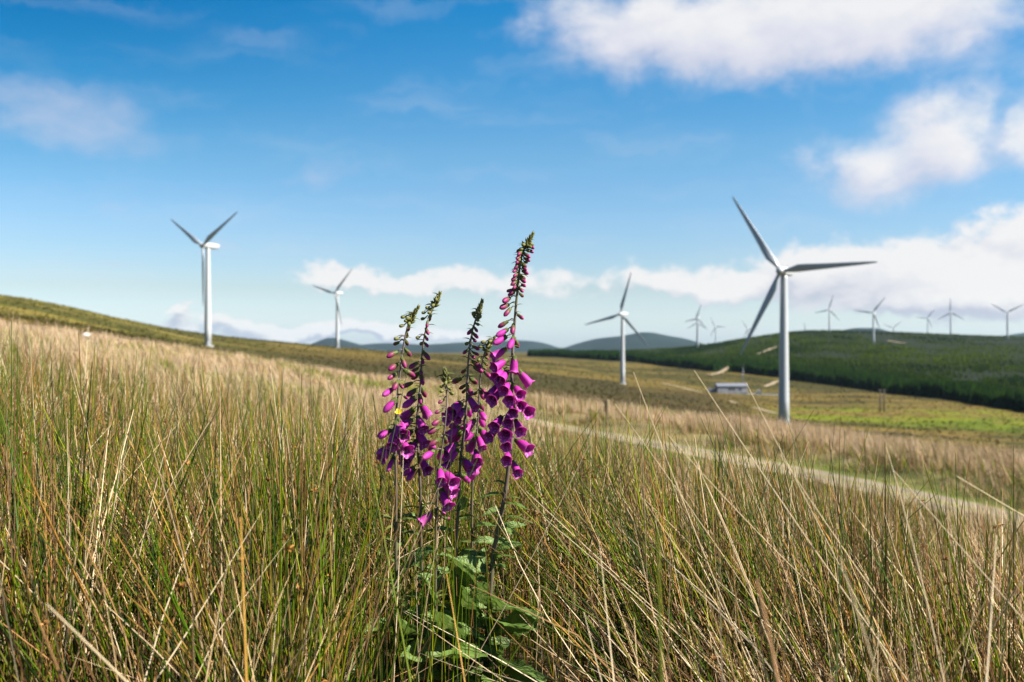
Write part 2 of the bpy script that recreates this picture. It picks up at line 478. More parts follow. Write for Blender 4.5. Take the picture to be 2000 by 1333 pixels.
rush = Mass()
def clumps(n, y0, y1, per, hm, w, segs, sides, spread=.62, rad=.16):
    X, Y = scatter(n, y0, y1, spread)
    keep = R.random(n) > fox_gap(X, Y) * .97
    keep &= dist_poly(X, Y, TRK) > 1.9
    X, Y = X[keep], Y[keep]
    m = R.integers(int(per * .6), int(per * 1.4), len(X)); idx = np.repeat(np.arange(len(X)), m); k = len(idx)
    a = R.uniform(0, 2 * np.pi, k); q = np.sqrt(R.random(k)) * rad * R.uniform(.6, 1.3, len(X))[idx]
    bx = X[idx] + q * np.sin(a); by = Y[idx] + q * np.cos(a)
    ok = (by > .75) & (R.random(k) > fox_gap(bx, by)); bx, by, idx, a, q = bx[ok], by[ok], idx[ok], a[ok], q[ok]; k = len(bx)
    cd = R.normal(0, .33, len(X)); ch = hm * R.uniform(.62, 1.2, len(X)) * (.82 + .36 * fbm(X * .7, Y * .7, 63, 2))
    lp, la = lean_field(X, Y)
    la = la + R.normal(0, .05, len(X))
    out = q / rad * .30
    vx = np.sin(a) * out + np.sin(lp[idx]) * la[idx] + R.normal(0, .14, k)
    vy = np.cos(a) * out + np.cos(lp[idx]) * la[idx] + R.normal(0, .10, k)
    th = np.hypot(vx, vy); phi = np.arctan2(vx, vy)
    c0, c1, isd = stem_colours(k, np.clip(dry_field(bx, by) + cd[idx], .04, .97))
    tn = np.exp(R.normal(0, .20, len(X)))[idx][:, None]; c0 = c0 * tn; c1 = c1 * tn
    h = ch[idx] * R.uniform(.55, 1.12, k) * np.where(isd, .92, 1.0)
    broke = isd & (R.random(k) < .30)
    h[broke] *= .8
    bend = R.normal(.08, .22, k)
    flop = R.random(k) < .11; th[flop] += R.uniform(.3, .8, flop.sum())
    kseg = np.where(broke, R.integers(max(1, segs // 2), segs + 1, k), 99)
    kv = np.where(broke, R.uniform(-.9, 1.2, k), 0)
    h = h * (1 - .43 * sstep(5, 9, by) * sstep(900, 1150, CX + F * bx / by) * (1 - sstep(1800, 2050, CX + F * bx / by)))
    base = np.stack([bx, by, ground(bx, by) - .02], 1)
    ww = w * R.uniform(.7, 1.25, k) * np.where(isd, .95, 1.1)
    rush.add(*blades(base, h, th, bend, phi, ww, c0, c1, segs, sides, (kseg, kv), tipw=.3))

clumps(480, 1.5, 4.2, 70, .60, .0035, 6, 3, .68, .15)
clumps(10, 1.0, 1.5, 26, .56, .0034, 6, 3, .62, .12)
clumps(540, 3.8, 9.0, 68, .60, .0044, 4, 3, .70, .20)
clumps(980, 8.0, 20.0, 60, .60, .0075, 3, 2, .70, .34)

def sward(n, y0, y1, hm, w, segs, dry, spread=.6, fx=False, greenboost=1.0, thm=.35):
    X, Y = scatter(n, y0, y1, spread)
    ok = dist_poly(X, Y, TRK) > 1.6
    fg = fox_gap(X, Y); ok &= R.random(n) > fg * (.55 if hm < .25 else .97)
    X, Y, fg = X[ok], Y[ok], fg[ok]; k = len(X)
    dd = dry_field(X, Y) if dry is None else np.full(k, dry)
    c0, c1, isd = stem_colours(k, dd)
    c0 = c0 * greenboost; c1 = c1 * greenboost
    th = np.abs(R.normal(0, thm, k)); phi = R.uniform(0, 2 * np.pi, k)
    base = np.stack([X, Y, ground(X, Y) - .01], 1)
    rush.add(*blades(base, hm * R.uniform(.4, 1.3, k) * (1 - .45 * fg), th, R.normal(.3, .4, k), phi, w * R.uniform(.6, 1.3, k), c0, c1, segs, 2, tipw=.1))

sward(15000, 1.3, 5.0, .20, .0030, 4, .15, greenboost=1.1)        # fine green grass between the tussocks
sward(7000, 1.6, 3.4, .30, .0022, 4, .30, .35, thm=.5)
sward(3500, 1.2, 5.0, .55, .0030, 3, .97, thm=1.15)                # fallen dead stems

sward(7000, 1.4, 5.0, .44, .0016, 5, .30, thm=.28)                       # fine bent hair grass
# thin stems standing in and before the foxglove pocket
def pocket(n, px0, px1, y0, y1, hm, dry, w=.0024):
    Y = R.uniform(y0, y1, n); X = (R.uniform(px0, px1, n) - CX) / F * Y
    c0, c1, isd = stem_colours(n, np.full(n, dry))
    base = np.stack([X, Y, ground(X, Y) - .01], 1)
    rush.add(*blades(base, hm * R.uniform(.6, 1.2, n), np.abs(R.normal(0, .10, n)), R.normal(.05, .12, n), R.uniform(0, 6.28, n), w * R.uniform(.8, 1.3, n), c0 * 1.1, c1 * 1.15, 6, 3, tipw=.25))
pocket(42, 735, 1000, 1.6, 2.1, .44, .12)
pocket(45, 670, 790, 1.5, 2.1, .55, .2)
pocket(120, 740, 1120, 2.25, 2.6, .26, .25)
pocket(110, 1020, 1230, 2.0, 2.7, .30, .3)

# single tall stems that stand out of the mass: foot and tip as seen, depth, width, colour, bow
HERO = [((1335, 970), (1237, 727), 1.55, .0030, 0), ((1540, 985), (1356, 724), 1.45, .0030, 0), ((1565, 960), (1457, 748), 1.5, .0030, 0),
        ((1300, 930), (1201, 789), 1.6, .0028, 0), ((1255, 905), (1250, 770), 1.7, .0026, 0), ((1410, 960), (1303, 848), 1.5, .0028, 0),
        ((1395, 1000), (1337, 856), 1.5, .0028, 0), ((1600, 1000), (1523, 887), 1.4, .0028, 0), ((1780, 1100), (1731, 872), 1.3, .0032, 0),
        ((1850, 1040), (1742, 915), 1.35, .0030, 0), ((1930, 1270), (1946, 1047), 1.1, .0038, 0), ((1640, 1120), (1650, 842), 1.4, .0032, 1),
        ((1694, 1000), (1688, 845), 1.5, .0026, 1), ((1965, 1250), (1990, 960), 1.15, .0036, 1), ((1510, 1200), (1508, 900), 1.4, .0030, 1),
        ((1470, 1000), (1590, 800), 1.6, .0024, 1), ((1075, 1010), (1150, 870), 1.9, .0026, 0), ((2010, 1010), (1868, 930), 1.4, .0030, 0),
        ((345, 960), (307, 845), 2.0, .0040, 0), ((350, 930), (430, 800), 1.9, .0034, 0), ((170, 890), (250, 812), 1.9, .0030, 0),
        ((200, 960), (215, 815), 1.8, .0040, 0), ((235, 930), (262, 805), 1.9, .0036, 0), ((300, 1000), (335, 835), 1.8, .0036, 0),
        ((560, 960), (528, 715), 2.4, .0032, 0), ((540, 870), (556, 700), 2.6, .0026, 1), ((610, 880), (605, 710), 2.5, .0028, 1),
        ((650, 900), (665, 740), 2.4, .0028, 1), ((70, 900), (58, 667), 1.9, .0036, 0), ((20, 880), (8, 740), 1.8, .0040, 1),
        ((735, 1000), (803, 690), 1.9, .0030, 1), ((480, 1330), (470, 1010), 1.1, .0050, 3), ((800, 1340), (722, 905), 1.35, .0055, 2),
        ((905, 1340), (872, 1120), 1.35, .0042, 3), ((1015, 1270), (1110, 1115), 1.6, .0028, 2), ((1290, 1340), (1284, 1030), .85, .0060, 2),
        ((1515, 1340), (1478, 1130), .8, .0062, 4), ((1060, 1345), (915, 1300), 1.6, .0030, 0), ((120, 1340), (65, 1190), 1.0, .0050, 4),
        ((250, 1340), (90, 1180), 1.05, .0052, 0), ((90, 1000), (45, 905), 1.4, .0050, 3), ((1700, 1300), (1640, 1090), .9, .0044, 0),
        ((1160, 1080), (1028, 960), 1.8, .0028, 0), ((1240, 1180), (1060, 1010), 1.7, .0028, 0), ((870, 1090), (885, 790), 1.95, .0026, 1)]
HC = [((.46, .34, .19), (.60, .48, .30)), ((.055, .10, .012), (.05, .07, .02)), ((.14, .19, .02), (.17, .20, .025)), ((.36, .17, .03), (.48, .26, .05)), ((.22, .11, .05), (.26, .14, .06))]
for (f, t, d, w, ci) in HERO:
    a = np.array(P(f[0], f[1], d)); b = np.array(P(t[0], t[1], d + random.uniform(-.12, .12)))
    dv = b - a; zg = float(ground(a[0], a[1]))
    ext = (a[2] - zg) / max(dv[2], .02) if a[2] > zg else 0.0
    a = a - dv * min(ext, 2.2)
    dv = b - a; L = np.linalg.norm(dv); ph = math.atan2(dv[0], dv[1]); th = math.acos(dv[2] / L); bw = random.uniform(-.10, .18)
    rush.add(*blades(a[None], np.array([L]), np.array([th - bw / 2]), np.array([bw]), np.array([ph]), np.array([w * .82]), np.array([HC[ci][0]]), np.array([HC[ci][1]]), 10, 4, tipw=.35))

# little brown flower tufts on the sides of the rush stems
def tufts(n):
    X, Y = scatter(n, 1.2, 4.0, .55); ok = R.random(n) > fox_gap(X, Y) * .6; X, Y = X[ok], Y[ok]
    z = ground(X, Y) + R.uniform(.2, .52, len(X))
    for j in range(14):
        k = len(X); c = BROWN[R.integers(0, 2, k)] * R.uniform(1.0, 1.9, (k, 1))
        rush.add(*blades(np.stack([X, Y, z], 1), R.uniform(.005, .011, k), R.uniform(.2, 1.6, k), R.uniform(0, .8, k), R.uniform(0, 6.28, k), np.full(k, .0032), c * .6, c * .75, 2, 2, tipw=.6))
tufts(260)
rush.build('rush_grass', M['grass'], kind='stuff', label='dense tussocks of green and straw coloured rushes in the foreground', category='grass')

# straw-pale grass on the slope behind, up to the crest
tan = Mass()
TAN = np.array([[.45, .32, .19], [.50, .38, .25], [.36, .25, .12], [.42, .28, .18], [.54, .42, .29]])
def tan_grass(n, y0, y1, hm, w, segs, spread=.72):
    X, Y = scatter(n, y0, y1, spread); td = dist_poly(X, Y, TRK)
    ok = td > np.where(X > np.interp(Y, TRK[::-1, 1], TRK[::-1, 0]), 2.2, 2.0)
    X, Y, td = X[ok], Y[ok], td[ok]
    ok = (np.abs(CX + F * X / Y - 168) > 13) | (Y < 62)
    X, Y, td = X[ok], Y[ok], td[ok]
    lump = fbm(X / 1.6, Y / 1.6, 81, 3); big = fbm(X / 11, Y / 11, 82, 3)
    ok = R.random(len(X)) < .25 + 1.6 * sstep(.35, .62, lump)
    X, Y, lump, big, td = X[ok], Y[ok], lump[ok], big[ok], td[ok]; k = len(X)
    c = TAN[R.integers(0, len(TAN), k)] * R.uniform(.75, 1.15, (k, 1))
    gr = (R.random(k) < .12 + .7 * sstep(.50, .66, big) + .28 * (1 - sstep(3.0, 6.0, td + 2 * (lump - .5)))) | (td < 2.2)
    g = GREEN[R.integers(0, len(GREEN), k)] * np.array([1.5, 1.35, 1.2]) * R.uniform(.8, 1.3, (k, 1))
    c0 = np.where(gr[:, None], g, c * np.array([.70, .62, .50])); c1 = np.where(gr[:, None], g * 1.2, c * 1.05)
    hh = hm * (.22 + 1.35 * sstep(.2, .8, lump)) * R.uniform(.6, 1.2, k) * np.where(gr, .75, 1) * np.where(td < 3.0, .45, 1) * (1 - .55 * (X < np.interp(Y, TRK[::-1, 1], TRK[::-1, 0])) * (Y < 50) * sstep(900, 1100, CX + F * X / Y))
    th = np.abs(R.normal(.18, .18, k)); ph = -math.pi / 2 + R.normal(0, 1.1, k)
    base = np.stack([X, Y, ground(X, Y) - .03], 1)
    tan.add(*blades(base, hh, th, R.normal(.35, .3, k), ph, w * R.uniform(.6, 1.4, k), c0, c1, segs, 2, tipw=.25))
tan_grass(72000, 9, 20, .55, .008, 3)
tan_grass(146000, 19, 48, .60, .016, 2)
tan_grass(134000, 46, 105, .60, .034, 2)
tan.build('moor_grass', M['dry_grass'], kind='stuff', label='pale straw grass covering the slope beside the gravel track', category='grass')

# low tussocks and heather on the open moor
moor = Mass()
def moor_tufts(n, y0, y1):
    Y = np.exp(R.uniform(math.log(y0), math.log(y1), n)); X = R.uniform(-.62, .58, n) * Y
    ok = ~in_forest(X, Y); X, Y = X[ok], Y[ok]
    for pts, w in ROADP:
        ok = dist_poly(X, Y, pts) > w * .6; X, Y = X[ok], Y[ok]
    k = len(X); c = zone_colour(X, Y) * R.uniform(.75, 1.4, (k, 1)); s = (Y / 500) ** .5 * R.uniform(.6, 1.3, k)
    for j in range(4):
        a = R.uniform(0, 6.28, k); q = R.uniform(0, .35, k) * s
        bx = X + q * np.sin(a); by = Y + q * np.cos(a)
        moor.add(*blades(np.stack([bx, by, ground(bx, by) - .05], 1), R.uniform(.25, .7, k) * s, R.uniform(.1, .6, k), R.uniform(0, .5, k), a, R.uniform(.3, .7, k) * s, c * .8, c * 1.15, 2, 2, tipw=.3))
moor_tufts(26000, 95, 1300)
moor.build('heather', M['moor_grass'], kind='stuff', label='low tussocks and heather over the brown open moor', category='heather')

# ------------------------------------------------------------------ plantation of young conifers
def conifers(n, lo, hi, tiers, sides):
    px = R.uniform(1032, 2330, n); e = np.interp(px, EPX, ED)
    Y = e * (1 + .0) + (np.exp(R.uniform(np.log(lo), np.log(hi), n)) - lo) if False else np.exp(R.uniform(np.log(np.maximum(e * .97, lo)), np.log(np.maximum(hi, e * 1.02)), n))
    X = (px - CX) / F * Y
    ok = in_forest(X, Y)
    for pts, w in ROADP:
        ok &= dist_poly(X, Y, pts) > w * .5 + 5
    for tx, ty in TPOS:
        ok &= np.hypot(X - tx, Y - ty) > 9
    gl = fbm(X / 70, Y / 120, 91, 4); depth = Y / np.interp(CX + F * X / Y, EPX, ED)
    ok &= R.random(n) < np.where(depth > 1.35, 1.1 - 1.0 * sstep(.56, .64, gl), 1.0)
    X, Y, gl, depth = X[ok], Y[ok], gl[ok], depth[ok]; k = len(X)
    H = R.uniform(3.2, 6.0, k) * np.where(depth < 1.2, 1.4, .72) * (.55 + .9 * fbm(X / 30, Y / 40, 93, 3)) * np.clip(1.3 - .35 * (depth - 1), .6, 1.3)
    Z = ground(X, Y) - .2
    dk = np.array([.003, .010, .001]); md = np.array([.014, .032, .002]); ol = np.array([.050, .064, .004])
    m = sstep(.36, .62, .6 * gl + .5 * fbm(X / 230, Y / 330, 97, 3) - .08 + .14 * sstep(1.6, 3.0, depth)) * np.clip((depth - 1.05) / .6, 0, 1)
    c = (dk * (1 - m)[:, None] + (md * .5 + ol * .5) * m[:, None]) * R.uniform(.6, 1.5, (k, 1))
    c = np.where((R.random(k) < .25)[:, None], c * .5 + md * .5, c)
    Vs = []; Cs = []; Q = []
    per = tiers * (sides + 1)
    for t in range(tiers):
        z0 = t / tiers * .8 + .02; z1 = min(1.0, z0 + 1.25 / tiers if t < tiers - 1 else 1.0)
        rad = .30 * (1 - z0) + .03
        for s in range(sides):
            an = 2 * np.pi * (s + .5 * t) / sides + R.uniform(-.25, .25, k)
            rr_ = H * rad * R.uniform(.65, 1.25, k)
            Vs.append(np.stack([X + rr_ * np.cos(an), Y + rr_ * np.sin(an), Z + H * (z0 + R.uniform(-.05, .05, k))], 1)); Cs.append(c * .85)
        Vs.append(np.stack([X + R.uniform(-.1, .1, k), Y, Z + H * z1], 1)); Cs.append(c * 1.25)
        o = t * (sides + 1)
        for s in range(sides): Q.append((o + s, o + (s + 1) % sides, o + sides))
    V = np.stack(Vs, 1).reshape(-1, 3); C = np.stack(Cs, 1).reshape(-1, 3)
    T = (np.array(Q)[None] + (np.arange(k) * per)[:, None, None]).reshape(-1, 3)
    return V, T, C

# ------------------------------------------------------------------ wind turbines
FACE = math.radians(215)                       # the heading every rotor looks towards, clockwise from +Y
fd = Vector((math.sin(FACE), math.cos(FACE), 0)); fs = Vector((0, 0, 1)).cross(fd) * -1
RB = 30.0
def blade_mesh():
    mb = MB(); rs = []
    for u, ch, tk, tw, of in [(0, 1.1, 1.05, 20, 0), (.035, 1.15, 1.05, 20, 0), (.09, 1.75, .85, 19, .12), (.17, 2.5, .62, 15, .30), (.26, 2.35, .46, 11, .30),
                          (.40, 1.95, .33, 7, .26), (.55, 1.6, .24, 4, .22), (.70, 1.28, .18, 2, .18), (.85, .95, .12, 1, .12), (.95, .62, .08, 0, .05), (.99, .34, .05, 0, -.02), (1.0, .12, .03, 0, -.06)]:
        r = .9 + u * (RB - .9); ring = []
        for k in range(14):
            a = 2 * math.pi * k / 14
            x = math.cos(a) * ch / 2; y = math.sin(a) * tk / 2 * (1 - .45 * (x / (ch / 2)) if u > .06 else 1)
            x = -x + of * ch * .6
            t = math.radians(tw); xx = x * math.cos(t) - y * math.sin(t); yy = x * math.sin(t) + y * math.cos(t)
            ring.append((xx, yy - .4 * u * u, r))
        rs.append(ring)
    mb.rings(rs); return mb.mesh('blade', M['blade_paint'])
def nacelle_mesh():
    mb = MB(); rs = []
    for x, w, h, zc in [(-1.9, .95, .95, 0), (-1.85, 1.2, 1.2, 0), (-1.0, 1.4, 1.4, .02), (1.5, 1.5, 1.5, .05), (4.6, 1.35, 1.35, .1), (6.2, 1.05, 1.0, .2), (6.7, .6, .55, .25)]:
        ring = []
        for k in range(20):
            a = 2 * math.pi * k / 20; c, s = math.cos(a), math.sin(a); e = .62
            ring.append((x, math.copysign(abs(c) ** e, c) * w, zc + math.copysign(abs(s) ** e, s) * h))
        rs.append(ring)
    mb.rings(rs)
    mb.tube([(4.7, .4, 1.3), (4.7, .4, 2.3)], .07, 6); mb.tube([(4.7, .1, 2.2), (4.7, .7, 2.2)], .06, 6)
    return mb.mesh('nacelle', M['white_paint'])
def hub_mesh():
    mb = MB(); rs = []
    for x, r in [(-2.0, 1.15), (-2.9, 1.38), (-3.6, 1.34), (-4.2, 1.1), (-4.65, .7), (-4.85, .2)]:
        rs.append([(x, r * math.cos(2 * math.pi * k / 20), r * math.sin(2 * math.pi * k / 20)) for k in range(20)])
    mb.rings(rs); return mb.mesh('rotor_hub', M['white_paint'])
def tower_mesh(h):
    mb = MB(); rs = []
    for t in [0, .2, .4, .6, .8, .985, 1]:
        r = 1.80 - .72 * t
        rs.append([(r * math.cos(2 * math.pi * k / 28), r * math.sin(2 * math.pi * k / 28), -1.5 + (h + 1.5) * t) for k in range(28)])
    mb.rings(rs); return mb.mesh('tower', M['white_paint'])
M['door_grey'] = solid('door_grey', (.30, .32, .33), .5)
M['concrete'] = solid('concrete', (.40, .39, .36), .9, .2, .2, 1.0)
BM, NM, HM = blade_mesh(), nacelle_mesh(), hub_mesh()
def door_mesh():
    mb = MB(); mb.box((1.80, 0, 1.6), (.06, .5, 1.05)); mb.box((2.3, 0, .3), (.5, .6, .22)); return mb.mesh('door', M['door_grey'], False)
DM = door_mesh()
def base_mesh():
    mb = MB(); n = 32
    mb.rings([[(r * math.cos(2 * math.pi * k / n), r * math.sin(2 * math.pi * k / n), z) for k in range(n)] for r, z in ((2.9, -1.2), (2.9, .12), (2.75, .2))])
    return mb.mesh('foundation', M['concrete'], False)
FM = base_mesh()

TURB = [  # tower top (px, py) of the hub, distance, rotor phase (clockwise from up as the camera sees it), label
    (1531, 531, 319, 327, 'tallest and nearest white wind turbine, its base behind the tan grass bank on the right'),
    (406, 481, 493, 60, 'large white wind turbine on the left hillside, seen half from the side'),
    (659, 573, 900, 45, 'smaller of the two white wind turbines to the left of the foxgloves'),
    (1216, 614, 690, 16, 'white wind turbine whose tower crosses the blue hill, between the foxgloves and the biggest turbine'),
    (1363, 622, 1984, 16, 'small clear turbine standing at the right foot of the blue hill'),
    (1361.5, 631, 2450, 0, 'faint far turbine behind the tower of a nearer one, by the blue hill'),
    (1398, 639, 2650, 330, 'faint grey turbine just behind the left end of the forested ridge'),
    (1461, 644, 2800, 328, 'faint rotor just over the ridge, beside the lowest blade of the biggest turbine'),
    (1574, 648, 3050, 350, 'only a blade tip of this turbine shows over the top of the forested ridge'),
    (1620, 605, 1944, 17, 'small turbine on top of the forested ridge, first to the right of the biggest one'),
    (1706, 611, 1543, 38, 'turbine standing below the ridge line, its lower tower against dark conifers'),
    (1745, 641, 2900, 52, 'far turbine showing only two blades in a V just above the ridge'),
    (1812, 622, 2600, 36, 'small turbine behind the ridge with one blade level to the left'),
    (1857, 611, 2020, 0, 'far turbine with one blade pointing straight up'),
    (1968, 611, 1705, 62, 'turbine at the right edge of the picture with two blades raised in a wide V')]
TPOS = []
for n, (px, py, d, ph, lab) in enumerate(TURB):
    top = P(px, py, d); g = float(ground(top.x, top.y)); h = top.z - g
    TPOS.append((top.x, top.y))
    rt = bpy.data.objects.new('wind_turbine', None); COL.objects.link(rt); rt.location = (top.x, top.y, g)
    rt['label'] = lab; rt['category'] = 'wind turbine'; rt['group'] = 'white wind turbines across the moor'
    link('tower', tower_mesh(h - 1.3), rt)
    if n < 4:
        o = link('door', DM, rt); o.rotation_euler.z = math.radians(-60)
        link('foundation', FM, rt)
    mN = Matrix(((-fd.x, fs.x, 0), (-fd.y, fs.y, 0), (0, 0, 1)))          # local +x is downwind
    o = link('nacelle', NM, rt); o.matrix_local = Matrix.Translation((0, 0, h)) @ mN.to_4x4()
    o = link('rotor_hub', HM, rt); o.matrix_local = Matrix.Translation((0, 0, h)) @ mN.to_4x4()
    for k in range(3):
        a = math.radians(ph + 120 * k)
        # up turned clockwise towards the right of the picture
        right = Vector((fd.y, -fd.x, 0)) * -1
        if right.x < 0: right = -right
        zz = Vector((0, 0, 1)) * math.cos(a) + right * math.sin(a)
        yy = fd.copy(); xx = yy.cross(zz)
        m = Matrix((xx, yy, zz)).transposed().to_4x4()
        o = link('blade', BM, rt); o.matrix_local = Matrix.Translation(Vector((0, 0, h)) + fd * 3.15) @ m

fo = [conifers(60000, 380, 2550, 2, 5), conifers(9000, 380, 900, 3, 6)]
V = np.concatenate([a[0] for a in fo]); T = np.concatenate([fo[0][1], fo[1][1] + len(fo[0][0])]); C = np.concatenate([a[2] for a in fo])
link('conifer_forest', make_mesh('conifer_forest', V, [T], M['forest'], C), kind='stuff', label='dark green conifer plantation covering the ridge on the right', category='forest')

# ------------------------------------------------------------------ far hills
M['hill'] = solid('far_hill_grass', (.009, .017, .015), .95, .1, .5, .0016)
def hill(pts, d, depth, foot):
    xs = np.linspace(pts[0][0], pts[-1][0], 160); ys = pchip([p[0] for p in pts], [p[1] for p in pts], xs)
    V = []; nv = 25
    for j in range(nv):
        t = j / (nv - 1) * 2 - 1; y = d + depth * t; g = max(0.0, 1 - t * t) ** 1.2
        X = (xs - CX) / F * d; zt = -(ys - CY) / F * d + 9 * (fbm(X / 160, np.full_like(X, y / 160), 101, 4) - .5)
        V.append(np.stack([X, np.full_like(X, y), foot + (zt - foot) * g + 14 * g * (1 - g) * (fbm(X / 300, np.full_like(X, y / 300), 103, 4) - .5)], 1))
    V = np.stack(V, 0).reshape(-1, 3); n = len(xs)
    i = (np.arange(nv - 1)[:, None] * n + np.arange(n - 1)[None]).ravel()
    link('hill', make_mesh('hill', V, [np.stack([i, i + 1, i + n + 1, i + n], 1)], M['hill']), kind='structure')
hill([(1050, 694), (1085, 685), (1130, 671), (1170, 661), (1210, 657), (1262, 649), (1310, 657), (1360, 668), (1420, 690)], 8600, 900, -160)
hill([(585, 690), (615, 671), (650, 660), (672, 665), (700, 673), (760, 685)], 9600, 900, -170)
hill([(660, 690), (700, 674), (760, 671), (830, 673), (900, 669), (960, 667), (1010, 665), (1050, 668), (1085, 678), (1120, 692)], 10400, 900, -180)
hill([(1000, 690), (1030, 684), (1090, 680), (1200, 684), (1400, 690)], 7900, 500, -150)
hill([(1600, 700), (1640, 648), (1675, 641), (1700, 641), (1740, 650), (1790, 690)], 8200, 600, -150)
hill([(1880, 690), (1930, 664), (1970, 655), (2010, 649), (2080, 645), (2160, 660), (2260, 690)], 7800, 600, -150)

# ------------------------------------------------------------------ buildings and small things on the moor
M['render'] = solid('pale_render', (.27, .265, .28), .8, .3, .08, .5)
M['roof'] = solid('grey_roof', (.15, .16, .185), .6, .4, .1, .5)
M['dark'] = solid('dark_glass', (.05, .055, .06), .2, .5)
M['timber'] = solid('weathered_timber', (.20, .15, .085), .9, .2, .35, 14.0)
M['timber_dark'] = solid('dark_pole_timber', (.09, .075, .06), .9, .2, .3, 4.0)
M['steel'] = solid('galvanised_steel', (.16, .18, .20), .45, .5, .1, 3.0, .6)
M['green_fence'] = solid('green_fence', (.10, .14, .13), .6, .4)

def on_ground(px, py, r0=260.0):
    d = march(px, py, r0); p = P(px, py, d); p.z = float(ground(p.x, p.y)); return p, d
bp, bd = on_ground(1428, 769)
print('substation at', bp, bd)
k = bd / F
ro = bpy.data.objects.new('substation_building', None); COL.objects.link(ro); ro.location = bp
ro['label'] = 'long low pale substation building with a grey annexe on the moor below the forest'; ro['category'] = 'building'
L = 29 * k; hw = 14.5 * k; dp = 4.5
mb = MB(); mb.box((0, 0, hw / 2 - .5), (L, dp, hw / 2 + .5)); link('wall', mb.mesh('wall', M['render'], False), ro)
mb = MB(); rz = hw + .02
mb.rings([[(x, -dp - .4, rz), (x, dp + .4, rz), (x, dp + .4, rz + .18), (x, 0, rz + 1.9), (x, -dp - .4, rz + .18)] for x in (-L - .4, L + .4)]); link('roof', mb.mesh('roof', M['roof'], False), ro)
mb = MB(); mb.box((-L - 3.0, .5, hw * .33 - .5), (2.96, 3.2, hw * .33 + .5)); link('annexe', mb.mesh('annexe', M['roof'], False), ro)
for x in (-.62, -.44, .30, .72):
    mb = MB(); mb.box((x * L, -dp - .02, 1.4), (.75, .08, 1.4)); link('door', mb.mesh('door', M['door_grey'], False), ro)
for x in (-.18, .06, .5):
    mb = MB(); mb.box((x * L, -dp - .02, hw * .6), (.9, .07, .55)); link('window', mb.mesh('window', M['dark'], False), ro)
# gravel yard beside it
yp, yd = on_ground(1492, 771)
ribbon('yard', [P(1452, 770, bd)[:2], P(1480, 771, bd)[:2], P(1535, 776, bd)[:2]], 24, .4, M['gravel'], 3.0, .05)
tp = P(1482, 768, bd); tp.z = float(ground(tp.x, tp.y))
tr = bpy.data.objects.new('transformer', None); COL.objects.link(tr); tr.location = tp
tr['label'] = 'small pale transformer box standing in the gravel yard beside the low building'; tr['category'] = 'transformer'
mb = MB(); mb.box((0, 0, 1.3), (1.5, 1.0, 1.3)); link('tank', mb.mesh('tank', M['render'], False), tr)
mb = MB()
for q in range(5): mb.box((-1.2 + .6 * q, -1.3, 1.3), (.08, .28, 1.0))
link('radiator', mb.mesh('radiator', M['steel'], False), tr)
for q in (-.8, 0, .8):
    mb = MB(); mb.tube([(q, 0, 2.6), (q, 0, 3.0), (q, 0, 3.5)], [.14, .2, .08], 8); link('insulator', mb.mesh('insulator', M['door_grey']), tr)
# perimeter fence of the yard
fr = bpy.data.objects.new('mesh_fence', None); COL.objects.link(fr)
fa, fb = P(1452, 773, bd - 16), P(1545, 778, bd - 16); fr.location = (fa.x, fa.y, float(ground(fa.x, fa.y)))
fr['label'] = 'dark palisade fence along the near side of the gravel yard'; fr['category'] = 'fence'
mb = MB()
for q in range(61):
    t = q / 60; x = fa.x + (fb.x - fa.x) * t; y = fa.y + (fb.y - fa.y) * t; z = float(ground(x, y)) - fr.location.z
    mb.box((x - fa.x, y - fa.y, z + 1.1), (.14, .02, 1.1))
    if q % 6 == 0:
        mp = MB(); mp.box((x - fa.x, y - fa.y + .09, z + 1.0), (.05, .05, 1.3)); link('post', mp.mesh('post', M['green_fence'], False), fr)
link('picket_panel', mb.mesh('picket_panel', M['green_fence'], False), fr)

# lattice mast behind the building
mpnt = P(1451, 762, bd + 10); mpnt.z = float(ground(mpnt.x, mpnt.y)); hm = (mpnt.z * -1 - (718 - CY) / F * (bd + 10))
ms = bpy.data.objects.new('lattice_mast', None); COL.objects.link(ms); ms.location = mpnt
ms['label'] = 'thin grey lattice mast rising behind the right end of the low building'; ms['category'] = 'mast'
mb = MB(); w0, w1 = .7, .2
cs = lambda q, t: Vector(((w0 + (w1 - w0) * t) * (1, 1, -1, -1)[q % 4], (w0 + (w1 - w0) * t) * (1, -1, -1, 1)[q % 4], hm * t))
for q in range(4):
    mb = MB(); mb.tube([cs(q, 0), cs(q, 1)], .06, 5); link('leg', mb.mesh('leg', M['steel']), ms)
mb = MB()
for s in range(9):
    for q in range(4):
        mb.tube([cs(q, s / 9), cs(q + 1, (s + 1) / 9)], .045, 4); mb.tube([cs(q, s / 9), cs(q + 1, s / 9)], .045, 4)
link('brace', mb.mesh('brace', M['steel']), ms)
mb = MB(); mb.tube([(0, 0, hm), (0, 0, hm + 2.2)], .05, 5); link('antenna', mb.mesh('antenna', M['steel']), ms)

# H-frame power pole on the right
hp, hd = on_ground(1723, 806)
ho = bpy.data.objects.new('power_pole', None); COL.objects.link(ho); ho.location = hp
ho['label'] = 'twin-legged dark timber power pole below the forest edge on the right'; ho['category'] = 'power pole'
hh = 45 * hd / F
for s in (-1, 1):
    mb = MB(); mb.tube([(s * .95, 0, -1), (s * .95, 0, hh)], [.36, .28], 8); link('leg', mb.mesh('leg', M['timber_dark']), ho)
mb = MB(); mb.box((0, -.2, hh - .5), (1.9, .07, .07)); link('crossarm', mb.mesh('crossarm', M['timber_dark'], False), ho)
for s in (-1.6, 0, 1.6):
    mb = MB(); mb.tube([(s, -.2, hh - .4), (s, -.2, hh - .15), (s, -.2, hh + .05)], [.06, .1, .05], 6); link('insulator', mb.mesh('insulator', M['door_grey']), ho)

